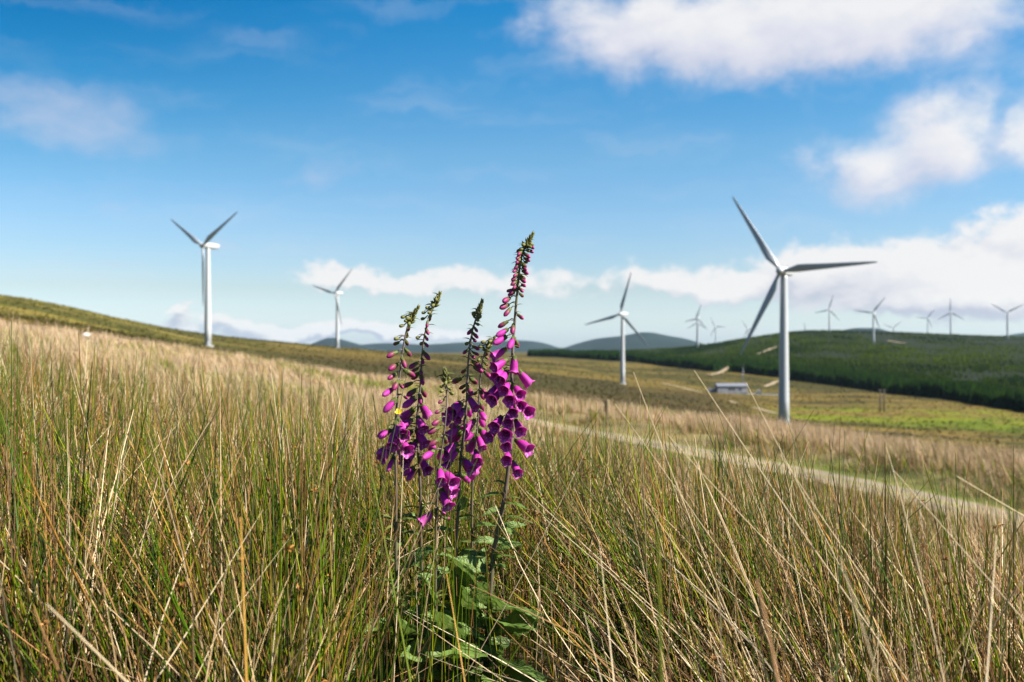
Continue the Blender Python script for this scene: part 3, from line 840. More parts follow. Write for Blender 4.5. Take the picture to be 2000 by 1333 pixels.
# one wooden post in the tan bank
pd = 47.0; pp = P(1185, 812, pd); pp.z = float(ground(pp.x, pp.y)); top = -(781 - CY) / F * pd; ph_ = top - pp.z
po = bpy.data.objects.new('fence_post', None); COL.objects.link(po); po.location = pp
po['label'] = 'lone weathered wooden post standing in the tan grass bank beyond the track'; po['category'] = 'post'
mb = MB(); n = 10; rs = []
for z, r in ((-.3, .125), (ph_ * .5, .12), (ph_ - .08, .115), (ph_ - .01, .10), (ph_, .05)):
    rs.append([(r * (1 + .1 * math.sin(3 * a)) * math.cos(a) + .03 * z, r * math.sin(a), z) for a in [2 * math.pi * q / n for q in range(n)]])
mb.rings(rs); link('shaft', mb.mesh('shaft', M['timber']), po)
mb = MB(); mb.tube([(.125 * math.cos(q * .7) + .03 * (ph_ - .25), .125 * math.sin(q * .7), ph_ - .25 + .002 * q) for q in range(10)], .008, 5); link('wire', mb.mesh('wire', M['steel']), po)

# a sheep lying at the crest of the slope
M['wool'] = solid('wool', (.62, .55, .50), .95, .1, .15, 9.0)
M['face'] = solid('sheep_face', (.45, .40, .36), .9, .2)
sd = 96.0; sp = P(168, 652, sd); g = float(ground(sp.x, sp.y)); sp.z = g; print('sheep', CY - F * g / sd)
so = bpy.data.objects.new('sheep', None); COL.objects.link(so); so.location = sp
so['label'] = 'white sheep lying where the tan grass meets the darker hillside on the left'; so['category'] = 'sheep'
mb = MB(); rs = []
for x, r, zc in [(-.42, .06, .30), (-.40, .17, .31), (-.28, .27, .33), (-.05, .31, .35), (.18, .29, .36), (.33, .22, .40), (.44, .14, .50), (.50, .11, .60), (.60, .10, .63), (.70, .07, .58), (.74, .03, .55)]:
    rs.append([(x, r * math.cos(a) * 1.05, zc + r * math.sin(a) * .95) for a in [2 * math.pi * q / 16 for q in range(16)]])
mb.rings(rs)
for s in (-1, 1):
    mb.tube([(.55, s * .08, .68), (.53, s * .16, .68), (.52, s * .21, .64)], [.03, .035, .01], 6)
    mb.tube([(.28, s * .18, .22), (.46, s * .18, .07), (.30, s * .19, .03)], [.07, .05, .035], 7)
    mb.tube([(-.25, s * .2, .22), (-.02, s * .25, .10), (-.22, s * .27, .03)], [.10, .06, .035], 7)
me = mb.mesh('body', M['face']); link('body', me, so)
mb = MB(); rs = []
for x, r, zc in [(-.46, .08, .32), (-.42, .22, .33), (-.28, .33, .35), (-.05, .37, .37), (.18, .35, .38), (.33, .27, .42), (.43, .18, .50), (.48, .13, .56)]:
    ring = []
    for q in range(20):
        a = 2 * math.pi * q / 20; rr_ = r * (1 + .07 * math.sin(5 * a + 23 * x) + .05 * math.sin(9 * a - 31 * x))
        ring.append((x, rr_ * math.cos(a) * 1.05, zc + rr_ * math.sin(a)))
    rs.append(ring)
mb.rings(rs); link('fleece', mb.mesh('fleece', M['wool']), so)
so.rotation_euler.z = math.radians(15); so.scale = (.8, .8, .8)

# ------------------------------------------------------------------ foxgloves
def petal_tint(nt, c, tc):
    n = noise(nt, 40, 4, .6, tc.outputs['Object'])
    sx = N(nt, 'ShaderNodeSeparateXYZ'); nt.links.new(tc.outputs['Object'], sx.inputs[0])
    g = ramp(nt, sx.outputs[0], [(.0, (.95, .8, .85)), (.30, (.95, .8, .95)), (.75, (1.05, 1.3, 1.05)), (1.0, (1.2, 3.0, 1.25))])
    c = mixc(nt, 1.0, c, g, 'MULTIPLY')
    return mixc(nt, .5, c, ramp(nt, n, [(.3, (.66, .6, .72)), (.7, (1.25, 1.5, 1.2))]), 'MULTIPLY')
def inner_tint(nt, c, tc):
    v = N(nt, 'ShaderNodeTexVoronoi'); v.inputs['Scale'].default_value = 7.5; nt.links.new(tc.outputs['Object'], v.inputs['Vector'])
    spots = ramp(nt, v.outputs['Distance'], [(.16, (1, 1, 1)), (.22, (.35, .35, .35)), (.34, (.30, .30, .30)), (.40, (0, 0, 0))])
    sx = N(nt, 'ShaderNodeSeparateXYZ'); nt.links.new(tc.outputs['Object'], sx.inputs[0])
    low = ramp(nt, sx.outputs[2], [(.30, (1, 1, 1)), (.48, (0, 0, 0))]) if False else None
    r2 = ramp(nt, spots, [(.1, c_in), (.34, (.75, .45, .66)), (.75, (.16, .0, .07))])
    mr = N(nt, 'ShaderNodeMapRange'); mr.inputs[1].default_value = -.02; mr.inputs[2].default_value = -.12; nt.links.new(sx.outputs[2], mr.inputs[0])
    return mixc(nt, mr.outputs[0], c, r2)
c_in = (.56, .075, .40)
M['petal'] = leafy('foxglove_petal', (.54, .036, .36), .55, .42, .2, tint=petal_tint)
M['petal_inside'] = leafy('foxglove_inside', c_in, .6, .40, .15, tint=inner_tint)
def bud_tint(nt, c, tc):
    sx = N(nt, 'ShaderNodeSeparateXYZ'); nt.links.new(tc.outputs['Object'], sx.inputs[0])
    return ramp(nt, sx.outputs[0], [(.15, (.14, .15, .04)), (.42, (.17, .07, .05)), (.75, (.27, .022, .11)), (1.0, (.38, .032, .18))])
M['bud'] = leafy('pink_bud', (.4, .05, .2), .5, .25, .3, tint=bud_tint)
def green_tint(nt, c, tc):
    n = noise(nt, 30, 3, .6, tc.outputs['Object'])
    return mixc(nt, .8, c, ramp(nt, n, [(.3, (.6, .65, .6)), (.7, (1.4, 1.3, 1.1))]), 'MULTIPLY')
M['calyx'] = leafy('foxglove_green', (.115, .145, .035), .6, .3, .25, tint=green_tint)
M['tip'] = leafy('foxglove_tip', (.19, .19, .06), .6, .3, .25, tint=green_tint)
def stem_tint(nt, c, tc):
    sx = N(nt, 'ShaderNodeSeparateXYZ'); nt.links.new(tc.outputs['Object'], sx.inputs[0])
    n = noise(nt, 60, 4, .6, tc.outputs['Object'])
    a = ramp(nt, sx.outputs[2], [(.0, (.07, .085, .03)), (.45, (.10, .075, .055)), (.75, (.13, .10, .09)), (1.0, (.14, .14, .06))])
    return mixc(nt, .6, a, ramp(nt, n, [(.3, (.7, .7, .7)), (.7, (1.25, 1.2, 1.2))]), 'MULTIPLY')
M['fox_stem'] = leafy('foxglove_stem', (.1, .08, .05), .55, .0, .4, tint=stem_tint)
def leaf_tint(nt, c, tc):
    n = noise(nt, 14, 5, .65, tc.outputs['Object']); n2 = noise(nt, 3, 3, .5, tc.outputs['Object'])
    sx = N(nt, 'ShaderNodeSeparateXYZ'); nt.links.new(tc.outputs['Object'], sx.inputs[0])
    ab = N(nt, 'ShaderNodeMath', operation='ABSOLUTE'); nt.links.new(sx.outputs[1], ab.inputs[0])
    c = mixc(nt, ramp(nt, ab.outputs[0], [(.010, (.7, .7, .7)), (.022, (0, 0, 0))]), c, (.20, .24, .085))
    c = mixc(nt, .8, c, ramp(nt, n, [(.3, (.55, .62, .6)), (.7, (1.35, 1.3, 1.2))]), 'MULTIPLY')
    return mixc(nt, .5, c, ramp(nt, n2, [(.35, (.75, .8, .8)), (.7, (1.3, 1.2, .9))]), 'MULTIPLY')
def leaf_bump(nt, tc):
    v = N(nt, 'ShaderNodeTexVoronoi', feature='SMOOTH_F1'); v.inputs['Scale'].default_value = 22; nt.links.new(tc.outputs['Object'], v.inputs['Vector'])
    return v.outputs['Distance']
M['leaf'] = leafy('foxglove_leaf', (.12, .19, .04), .5, .34, .4, bump=leaf_bump, tint=leaf_tint)
M['yellow'] = leafy('yellow_petal', (.70, .52, .02), .4, .3, .4)

def bell_mesh(seed, bulge=1.0, flare=1.0):
    rnd = random.Random(seed); n = 30
    prof = [(0, .05), (.02, .115), (.10, .135), (.22, .15), (.36, .185), (.52, .21), (.68, .222), (.80, .228), (.88, .245), (.94, .27), (.985, .305 * flare), (1.0, .315 * flare)]
    def ring(x, r, inset):
        out = []
        for k in range(n):
            a = 2 * math.pi * k / n
            f = sstep(.78, 1.0, np.array(x)).item()
            lob = math.cos(5 * a + math.pi)                                   # five shallow lobes, the lowest one longest
            low = max(0, -math.sin(a)) ** 2
            rr = (r - inset) * (bulge if .2 < x < .9 else 1) * (1 + .09 * f * lob + .03 * rnd.uniform(-1, 1) * f)
            xx = x + f * (.075 * low + .03 * lob - .035 * max(0, math.sin(a)))
            out.append((xx, rr * math.cos(a) * 1.04, rr * math.sin(a) * (1 + .12 * low * (1 if .2 < x else 0))))
        return out
    mb = MB(); o = [ring(x, r, 0) for x, r in prof]; i = [ring(x, max(.03, r), .016) for x, r in prof[1:]]
    mb.rings(o + [[tuple(p) for p in i[-1]]], True, False, 0)
    mb.rings(list(reversed(i)), False, True, 1)
    for k in range(4):                                                        # anthers and style under the roof
        y = (-.06, -.02, .02, .06)[k]; mb.tube([(.1, y * .5, .06), (.5, y, .13), (.74 + .04 * (k % 2), y * 1.2, .12)], [.012, .012, .012], 5, 1)
    return mb.mesh('flower', [M['petal'], M['petal_inside']])
def closed_mesh(name, mat, fat=.28, n=16, tipr=.12):
    mb = MB(); rs = []
    for x, r in [(0, .05), (.04, .12), (.15, fat * .62), (.35, fat * .88), (.55, fat), (.72, fat * .98), (.86, fat * .82), (.95, fat * .52), (1.0, tipr)]:
        rs.append([(x, r * math.cos(2 * math.pi * k / n) * (1 + .05 * math.cos(4 * math.pi * k / n)), r * math.sin(2 * math.pi * k / n)) for k in range(n)])
    mb.rings(rs); return mb.mesh(name, [mat])
def sepal(mb, length, width, lift, an, cup, x0=0.0, mi=0, twist=0.0):
    pts = []; m = Matrix.Rotation(an, 3, 'X'); rows = 6
    for i in range(rows + 1):
        t = i / rows; w = width * math.sin(math.pi * min(1, .12 + .88 * t) ** .8) * (1 - t * .25) if i < rows else .003
        r = cup + lift * t * t; x = x0 + length * t
        for s in (-1, 0, 1):
            pts.append(m @ Vector((x, s * w, r - .25 * w * abs(s))))
    f = []
    for i in range(rows):
        for j in range(2): f.append((i * 3 + j, i * 3 + j + 1, i * 3 + j + 4, i * 3 + j + 3))
    mb.add(pts, f, mi)
def calyx_mesh(length, width, cup, lift):
    mb = MB(); n = 10
    mb.rings([[(x, r * math.cos(2 * math.pi * k / n), r * math.sin(2 * math.pi * k / n)) for k in range(n)] for x, r in ((-.06, .03), (-.02, .07), (.02, cup), (.06, cup * 1.05))], True, False)
    for k in range(5): sepal(mb, length * (1 + .1 * math.sin(3 * k)), width, lift, 2 * math.pi * k / 5 + .3, cup * 1.02)
    return mb.mesh('calyx', [M['calyx']])
BELLS = [bell_mesh(1), bell_mesh(2, 1.06, 1.06), bell_mesh(3, .95, .95), bell_mesh(4, 1.02, 1.1)]
CLOSED = closed_mesh('flower', M['petal'], .19, 18, .08)
BUDL = closed_mesh('flower', M['bud'], .20, 16, .08)
BUDP = closed_mesh('bud', M['bud'], .215, 14, .08)
BUDG = closed_mesh('bud', M['tip'], .30, 12, .06)
CAL_B = calyx_mesh(.34, .10, .14, .07); CAL_C = calyx_mesh(.42, .11, .13, .10); CAL_P = calyx_mesh(.62, .15, .15, .10); CAL_G = calyx_mesh(.9, .17, .15, .16)
def bract_mesh():
    mb = MB(); pts = []; rows = 9; f = []
    for i in range(rows + 1):
        t = i / rows; w = .13 * math.sin(math.pi * min(1, .10 + .9 * t)) if i < rows else .002
        for s in (-1, 0, 1): pts.append((t, s * w, .16 * t * t * (1 - t) * 2 - .22 * t * t + .06 * abs(s) * (w / .13)))
    for i in range(rows):
        for j in range(2): f.append((i * 3 + j, i * 3 + j + 1, i * 3 + j + 4, i * 3 + j + 3))
    mb.add(pts, f); return mb.mesh('bract', [M['calyx']])
BRACT = bract_mesh()
def leaf_mesh(seed, width=.24, curl=.25, fold=.3):
    rnd = random.Random(seed); nu, nvv = 26, 11; pts = []; f = []
    ph = rnd.uniform(0, 6)
    for i in range(nu + 1):
        t = i / nu
        base = .035 if t < .16 else 0
        w = max(.018, width * (math.sin(math.pi * max(0, (t - .10)) / .90) ** .75 if t > .10 else 0) * (1.12 - .35 * t)) + base * (.16 - min(t, .16)) * 2
        if i == nu: w = .004
        w *= 1 + .05 * math.sin(40 * t + ph) * (1 if t > .15 else 0)
        for j in range(nvv):
            s = j / (nvv - 1) * 2 - 1
            sc = w * s * (1 + (.04 * (-1) ** i if abs(s) > .95 and t > .15 else 0))
            z = fold * abs(sc) - curl * t * t + .012 * math.sin(22 * t + 6 * s * s + ph) * (.3 + abs(s)) + .018 * math.sin(9 * t + 4 * s + ph) - .15 * sc * sc
            z += .010 * abs(math.sin(20 * t - 9 * abs(s))) 
            pts.append((t, sc, z))
    for i in range(nu):
        for j in range(nvv - 1): f.append((i * nvv + j, i * nvv + j + 1, (i + 1) * nvv + j + 1, (i + 1) * nvv + j))
    mb = MB(); mb.add(pts, f); return mb.mesh('leaf', [M['leaf']])
LEAVES = [leaf_mesh(1, .27, .22, .35), leaf_mesh(2, .24, .45, .28), leaf_mesh(3, .30, .30, .18), leaf_mesh(4, .16, .35, .4)]

def frame(direction, roll_up=Vector((0, 0, 1)), roll=0.0):
    x = direction.normalized(); y = roll_up.cross(x)
    if y.length < .05: y = Vector((0, 1, 0)).cross(x)
    y.normalize(); z = x.cross(y)
    return Matrix((x, y, z)).transposed() @ Matrix.Rotation(roll, 3, 'X')
def put(name, me, parent, root, pos, direction, size, up=Vector((0, 0, 1)), roll=0.0, wide=1.0):
    o = link(name, me, parent)
    m3 = frame(direction, up, roll)
    o.matrix_local = Matrix.Translation(pos - root) @ m3.to_4x4() @ Matrix.Diagonal((size, size * wide, size * wide, 1))
    return o

def foxglove(pts, depth, items, label, rad, lean=0.0, tip_len=.045, bracts=12, leaves=(), seed=0, step=None):
    rnd = random.Random(seed)
    # depth eases along the stem: pts from tip to foot
    pp = [P(x, y, depth + lean * (1 - k / (len(pts) - 1))) for k, (x, y) in enumerate(pts)]
    root = pp[-1].copy(); root.z = float(ground(root.x, root.y)) - .01; pp[-1] = root.copy()
    ys = np.array([p.z for p in pp])[::-1]; xs = np.array([p.x for p in pp])[::-1]; ds = np.array([p.y for p in pp])[::-1]
    zq = np.linspace(ys[0], ys[-1], 60)
    xq = pchip(ys, xs, zq) + .0012 * np.sin(zq * 22 + seed); dq = pchip(ys, ds, zq)
    S_ = lambda z: Vector((float(np.interp(z, zq, xq)), float(np.interp(z, zq, dq)), float(z)))
    R_ = lambda z: rad * (1.0 - .62 * ((z - ys[0]) / (ys[-1] - ys[0])) ** 1.3)
    rt = bpy.data.objects.new('foxglove', None); COL.objects.link(rt); rt.location = root
    rt['label'] = label; rt['category'] = 'foxglove'; rt['group'] = 'flowering foxglove spikes in the rushes'
    mb = MB(); mb.tube([S_(z) - root for z in zq], [R_(z) for z in zq], 10)
    topz = ys[-1]
    for (x, y, kind, xm, ym) in items:
        c = P(x, y, depth)
        size = {'g': .0125, 'p': .018, 'P': .028, 'c': .036, 'b': .040}[kind] * rnd.uniform(.9, 1.1)
        pxm = F / depth
        if xm is not None:                                       # explicit base and mouth
            d2 = Vector(((xm - x) / pxm, 0, -(ym - y) / pxm)); base = c
        else:
            droop = {'g': .003, 'p': .007, 'P': .012, 'c': .015, 'b': .018}[kind]
            a0 = S_(min(c.z + droop, topz - .004)); v = Vector((c.x - a0.x, 0, c.z - a0.z))
            if v.length < .004: v = Vector((rnd.uniform(-.3, .3), 0, -.6)) * .01
            d2 = v.normalized() * size * rnd.uniform(.55, .92); base = Vector((c.x, 0, c.z)) - d2 * .5
        dep = math.sqrt(max(0, size * size - d2.length_squared))
        st = S_(min(base.z + .004, topz - .003)); off = abs(base.x - st.x)
        front = -1 if (xm is not None or rnd.random() < .75) else 1
        base.y = st.y + front * (R_(st.z) + max(0.0, .006 - off) + rnd.uniform(0, .004) + (.006 if kind in 'cb' else 0))
        d = Vector((d2.x, front * dep, d2.z)).normalized()
        # flower stalk
        if (base - st).length > .003:
            mid = (st + base) / 2 + Vector((0, 0, .0035)); mb.tube([st - root, mid - root, base + d * .002 - root], [.0016, .0013, .0012], 6)
        if kind == 'b':
            o = put('flower', BELLS[rnd.randrange(4)], rt, root, base, d, size, roll=rnd.uniform(-.3, .3)); cal = CAL_B
        elif kind == 'c':
            o = put('flower', CLOSED, rt, root, base, d, size, roll=rnd.uniform(0, 6)); cal = CAL_B
        elif kind == 'P':
            o = put('flower', BUDL, rt, root, base, d, size, roll=rnd.uniform(0, 6)); cal = CAL_C
        elif kind == 'p':
            o = put('bud', BUDP, rt, root, base, d, size, roll=rnd.uniform(0, 6)); cal = CAL_P
        else:
            o = put('bud', BUDG, rt, root, base, d, size, roll=rnd.uniform(0, 6)); cal = CAL_G
        k = link('calyx', cal, o)
        # bract under each flower
        if rnd.random() < (.95 if kind in 'gp' else .6):
            a = rnd.uniform(-1, 1); sx = -1 if (base.x < st.x) == (rnd.random() < .6) else 1
            put('bract', BRACT, rt, root, st + Vector((0, 0, .002)), Vector((sx, rnd.uniform(-.9, .5), rnd.uniform(-.1, .5))), rnd.uniform(.014, .022) * (1.25 if kind in 'b' else 1), roll=rnd.uniform(-.4, .4))
    link('stem', mb.mesh('stem', [M['fox_stem']]), rt)
    # the crowded green tip
    ax = (S_(topz) - S_(topz - .03)).normalized(); mb = MB(); ntip = 26
    for k in range(ntip):
        t = k / ntip; z = topz - tip_len * (1 - t); a = k * 2.4
        c = S_(z) - root; u = Vector((math.cos(a), math.sin(a), 0)); d = (ax * (.5 + 1.3 * t) + u * (1.0 - .6 * t)).normalized()
        sz = .012 * (1.05 - .45 * t); m3 = frame(d, roll=rnd.uniform(0, 3))
        n = 8; rs = []
        for x, r in [(0, .05), (.2, .17), (.5, .22), (.8, .14), (1.0, .02)]:
            rs.append([c + u * .0015 + m3 @ (Vector((x, r * math.cos(2 * math.pi * q / n), r * math.sin(2 * math.pi * q / n))) * sz) for q in range(n)])
        mb.rings(rs)
        sub = MB(); sepal(sub, 1.35, .16, .1, 0, -.2)
        mb.add([c + m3 @ (Vector(v) * sz) for v in sub.v], sub.f)
    link('bud_cluster', mb.mesh('bud_cluster', [M['tip']]), rt)
    # bracts and narrow leaves on the bare lower stem
    for k in range(bracts * 2):
        z = rnd.uniform(ys[0] + .12, ys[0] + (ys[-1] - ys[0]) * .48); st = S_(z); a = k * 2.4 + rnd.uniform(-.4, .4)
        put('bract', BRACT, rt, root, st, Vector((math.cos(a), math.sin(a), rnd.uniform(.0, .6))), rnd.uniform(.026, .055), roll=rnd.uniform(-.4, .4), wide=1.1)
    for k in range(6):
        z = rnd.uniform(ys[0] + .16, ys[0] + (ys[-1] - ys[0]) * .5); st = S_(z); a = k * 2.4 + rnd.uniform(-.5, .5)
        put('leaf', LEAVES[3], rt, root, st, Vector((math.cos(a), math.sin(a) * .8 - .1, rnd.uniform(-.1, .6))), rnd.uniform(.045, .075), up=Vector((.3, -.3, 1)), roll=rnd.uniform(-.4, .4), wide=1.15)
    for (xb, yb, xt, yt, dz, which, wide) in leaves:
        b = P(xb, yb, depth); b.y += dz * .2; st = S_(max(b.z, ys[0] + .01)) if abs(b.x - S_(max(b.z, ys[0])).x) < .03 else b
        e = P(xt, yt, depth + dz); d = e - st
        put('leaf', LEAVES[which % 4], rt, root, st, d, d.length, up=Vector((rnd.uniform(.1, .8), rnd.uniform(-.6, -.2), 1)), roll=rnd.uniform(-.35, .35), wide=wide)
    for k in range(5):                                # the leafy lower stem
        z = ys[0] + rnd.uniform(.03, .22); a = rnd.uniform(0, 6.28); st = S_(z); ln = rnd.uniform(.07, .13) * (1.15 - (z - ys[0]) * 2)
        d = Vector((math.cos(a), math.sin(a) * .8 - .25, rnd.uniform(.1, .7)))
        put('leaf', LEAVES[rnd.randrange(4)], rt, root, st, d, ln, up=Vector((rnd.uniform(.1, .8), -.3, 1)), roll=rnd.uniform(-.3, .3), wide=rnd.uniform(.85, 1.1))
    return rt, S_

def crop(cx, cy, sc, items):
    return [(cx + x / sc, cy + y / sc, k, None, None) for (x, y, k) in items]
def side_buds(pts, y0, y1, n, kind, off, seed, bias=0.0):
    rnd = random.Random(seed); o = []; pa = np.array(pts)
    for k in range(n):
        y = y0 + (y1 - y0) * (k + rnd.uniform(-.2, .2)) / n; x = np.interp(y, pa[:, 1], pa[:, 0])
        s = 1 if (k % 2 == 0) else -1
        if rnd.random() < abs(bias): s = 1 if bias > 0 else -1
        o.append((x + s * rnd.uniform(.55, 1.1) * off, y, kind, None, None))
    return o

# 1 tall right-hand spike
pF = [(1041, 457), (1020, 500), (1012, 560), (1006, 610), (1001, 680), (1000, 750), (1000, 830), (994, 890), (988, 950), (975, 1030), (962, 1095), (945, 1340)]
bF = [(165, 405, 75, 458), (165, 478, 82, 525), (215, 452, 210, 560), (240, 545, 322, 645), (165, 558, 122, 612), (108, 640, 50, 712), (178, 628, 145, 672), (215, 643, 256, 700),
      (185, 678, 183, 735), (228, 728, 262, 768), (265, 768, 310, 808), (200, 768, 206, 814), (130, 848, 85, 905), (175, 832, 173, 882), (225, 868, 256, 935), (100, 922, 50, 970),
      (165, 912, 158, 955), (165, 976, 163, 1028), (225, 993, 312, 1052), (176, 1078, 165, 1115), (205, 1138, 238, 1200), (140, 540, 92, 590), (120, 690, 70, 735)]
iF = [(940 + a / 3.333, 560 + b / 3.333, 'b', 940 + c / 3.333, 560 + d / 3.333) for a, b, c, d in bF]
iF += [(*q[:2], k, *q[2:]) for q, k in [((1003, 634, 1000, 652), 'P'), ((1004, 660, 993, 681), 'c'), ((988, 658, 965, 672), 'c'), ((991, 644, 970, 657), 'c'), ((992, 628, 973, 640), 'P'), ((997, 603, 985, 618), 'P'), ((993, 596, 977, 603), 'P'), ((995, 583, 983, 591), 'P'), ((1011, 615, 1022, 624), 'p')]]
iF += crop(940, 560, 3.333, [(228, 372, 'P'), (200, 30, 'p'), (180, 25, 'p'), (262, 55, 'p'), (195, 50, 'p')])
iF += side_buds(pF, 484, 575, 22, 'p', 11, 5) + side_buds(pF, 476, 520, 12, 'g', 8, 6)
foxglove(pF, 2.15, iF, 'tallest foxglove, rightmost of its clump, with many open magenta bells', .0058, tip_len=.03, bracts=9, seed=1,
         leaves=[(945, 1195, 1052, 1155, -.12, 2, 1.15), (942, 1225, 1035, 1185, -.16, 0, 1.1), (930, 1260, 870, 1215, -.2, 2, 1.1), (945, 1245, 1030, 1195, -.10, 2, .9), (948, 1300, 1068, 1275, -.12, 2, 1.15), (947, 1310, 1030, 1335, -.22, 0, 1.0),
                 (968, 1075, 1012, 1052, -.02, 1, .75), (962, 1095, 1000, 1068, -.04, 3, 1.1), (985, 985, 1030, 978, -.05, 3, .8), (984, 965, 938, 962, .0, 3, .8), (978, 1010, 1040, 1006, -.03, 3, .7),
                 (955, 1120, 905, 1080, -.05, 1, .9), (940, 1230, 880, 1180, -.08, 0, .9)])
# 2 left spike
pA = [(818, 600), (806, 618), (795, 640), (785, 690), (778, 760), (774, 830), (772, 900), (773, 1000), (780, 1340)]
iA = crop(700, 580, 3.51, [(345, 150, 'g'), (370, 150, 'g'), (350, 185, 'g'), (340, 210, 'p'), (325, 262, 'p'), (265, 288, 'g'), (255, 320, 'p'), (325, 315, 'p'), (335, 383, 'P'), (235, 395, 'P'), (315, 450, 'P'), (245, 480, 'P'),
     (235, 545, 'P'), (345, 525, 'P'), (262, 605, 'P'), (210, 652, 'c'), (225, 740, 'c'), (330, 690, 'p'), (300, 610, 'p'), (265, 870, 'b'), (285, 910, 'b'), (190, 935, 'c'), (175, 1045, 'c'), (250, 960, 'b'), (310, 140, 'g'), (330, 165, 'g'), (300, 200, 'g'), (240, 1100, 'P')])
iA += [(758, 882, 'b', None, None), (790, 868, 'b', None, None), (748, 848, 'c', None, None), (766, 905, 'c', None, None), (786, 838, 'b', None, None)]
foxglove(pA, 2.12, iA, 'leftmost foxglove with pink closed buds spaced along a leaning stem', .0042, tip_len=.035, bracts=7, seed=2,
         leaves=[(782, 1130, 826, 1055, -.05, 2, 1.0), (782, 1230, 735, 1190, -.10, 1, .9), (781, 1260, 815, 1190, -.15, 0, .9), (780, 1300, 720, 1275, -.15, 2, .9)])
# 3 second spike
pB = [(860, 573), (848, 600), (836, 630), (824, 690), (820, 760), (815, 830), (818, 900), (820, 960), (822, 1040), (838, 1340)]
iB = crop(700, 580, 3.51, [(535, 20, 'g'), (515, 60, 'g'), (497, 85, 'g'), (490, 110, 'g'), (485, 145, 'p'), (475, 190, 'p'), (475, 238, 'p'), (470, 285, 'p'), (470, 330, 'p'), (470, 402, 'P'), (445, 440, 'p'), (380, 470, 'P'), (390, 500, 'p'), (437, 515, 'p'),
     (340, 602, 'P'), (440, 565, 'P'), (385, 545, 'P'), (370, 655, 'P'), (440, 655, 'P'), (355, 722, 'c'), (335, 805, 'b'), (440, 770, 'b'), (435, 862, 'b'), (330, 870, 'b'), (325, 945, 'b'), (435, 955, 'b'), (340, 1030, 'b'), (355, 1098, 'b'), (350, 1188, 'c'), (375, 690, 'p'), (430, 700, 'P'), (385, 1020, 'c'), (300, 900, 'c'), (475, 75, 'g'), (450, 110, 'g'), (440, 150, 'g'), (410, 280, 'g'), (430, 320, 'g')])
iB += [(802, 888, 'b', None, None), (830, 905, 'b', None, None), (806, 926, 'c', None, None), (795, 850, 'b', None, None), (832, 868, 'b', None, None)]
foxglove(pB, 2.22, iB, 'foxglove second from the left, its tip bent to the right above the far hills', .0044, tip_len=.03, bracts=8, seed=3,
         leaves=[(832, 1190, 862, 1110, -.08, 3, 1.3), (835, 1260, 870, 1150, -.12, 0, .9), (836, 1290, 800, 1215, -.15, 2, .9), (824, 1010, 790, 1000, -.03, 3, .9)])
# 4 short spike
pC = [(868, 722), (870, 745), (871, 790), (868, 840), (862, 890), (855, 960), (850, 1040), (860, 1340)]
iC = crop(700, 580, 3.51, [(575, 612, 'g'), (575, 645, 'g'), (640, 660, 'g'), (618, 630, 'g'), (570, 715, 'p'), (550, 785, 'p'), (540, 855, 'P'), (520, 912, 'P'), (525, 993, 'P'), (592, 988, 'P'), (485, 1076, 'c'), (555, 1092, 'c'), (625, 1225, 'b'), (570, 1205, 'b'), (620, 1295, 'b'), (585, 570, 'g'), (612, 560, 'g'), (600, 590, 'g')])
iC += [(849, 996, 'b', 823, 1018), (858, 975, 'P', None, None), (862, 955, 'b', 878, 985), (865, 1000, 'p', None, None), (873, 1015, 'p', None, None)]
foxglove(pC, 2.05, iC, 'shortest foxglove in the middle of the clump, a single bright bell hanging low on it', .0036, tip_len=.028, bracts=6, seed=4,
         leaves=[(858, 1190, 838, 1120, -.03, 0, 1.0), (859, 1250, 905, 1180, -.10, 2, 1.0), (860, 1300, 830, 1240, -.12, 1, .9)])
# 5 middle spike
pD = [(941, 588), (936, 605), (925, 640), (916, 700), (912, 760), (907, 830), (900, 900), (897, 970), (890, 1060), (885, 1340)]
iD = crop(820, 580, 3.506, [(370, 115, 'g'), (410, 130, 'g'), (395, 158, 'g'), (395, 188, 'g'), (385, 225, 'p'), (345, 240, 'p'), (382, 265, 'p'), (375, 297, 'p'), (385, 350, 'p'), (315, 375, 'p'), (385, 390, 'p'), (365, 410, 'p'), (300, 510, 'p'), (390, 462, 'P'), (402, 497, 'P'), (250, 575, 'P'), (365, 577, 'P'), (345, 640, 'P'), (250, 738, 'c'), (360, 718, 'b'), (225, 802, 'b'), (330, 792, 'c'), (228, 885, 'c'), (250, 960, 'b'), (225, 1082, 'b'), (310, 872, 'c'), (280, 800, 'b'), (215, 1030, 'b'), (325, 1180, 'b'), (300, 650, 'p'), (325, 320, 'g'), (290, 620, 'p'), (255, 760, 'b')])
iD += [(914, 905, 'b', None, None), (880, 880, 'b', None, None), (872, 908, 'b', None, None), (908, 938, 'c', None, None), (886, 842, 'b', None, None), (884, 940, 'b', None, None)]
foxglove(pD, 2.18, iD, 'foxglove left of the tallest one, bare green-tipped top with pink buds on its right side', .0046, tip_len=.04, bracts=8, seed=5,
         leaves=[(888, 1150, 930, 1080, -.10, 2, 1.0), (886, 1210, 940, 1140, -.12, 0, 1.0), (887, 1180, 862, 1110, -.06, 1, 1.0), (885, 1290, 915, 1215, -.18, 0, .95), (894, 1000, 925, 960, -.05, 3, 1.0), (885, 1320, 850, 1270, -.2, 2, .9)])
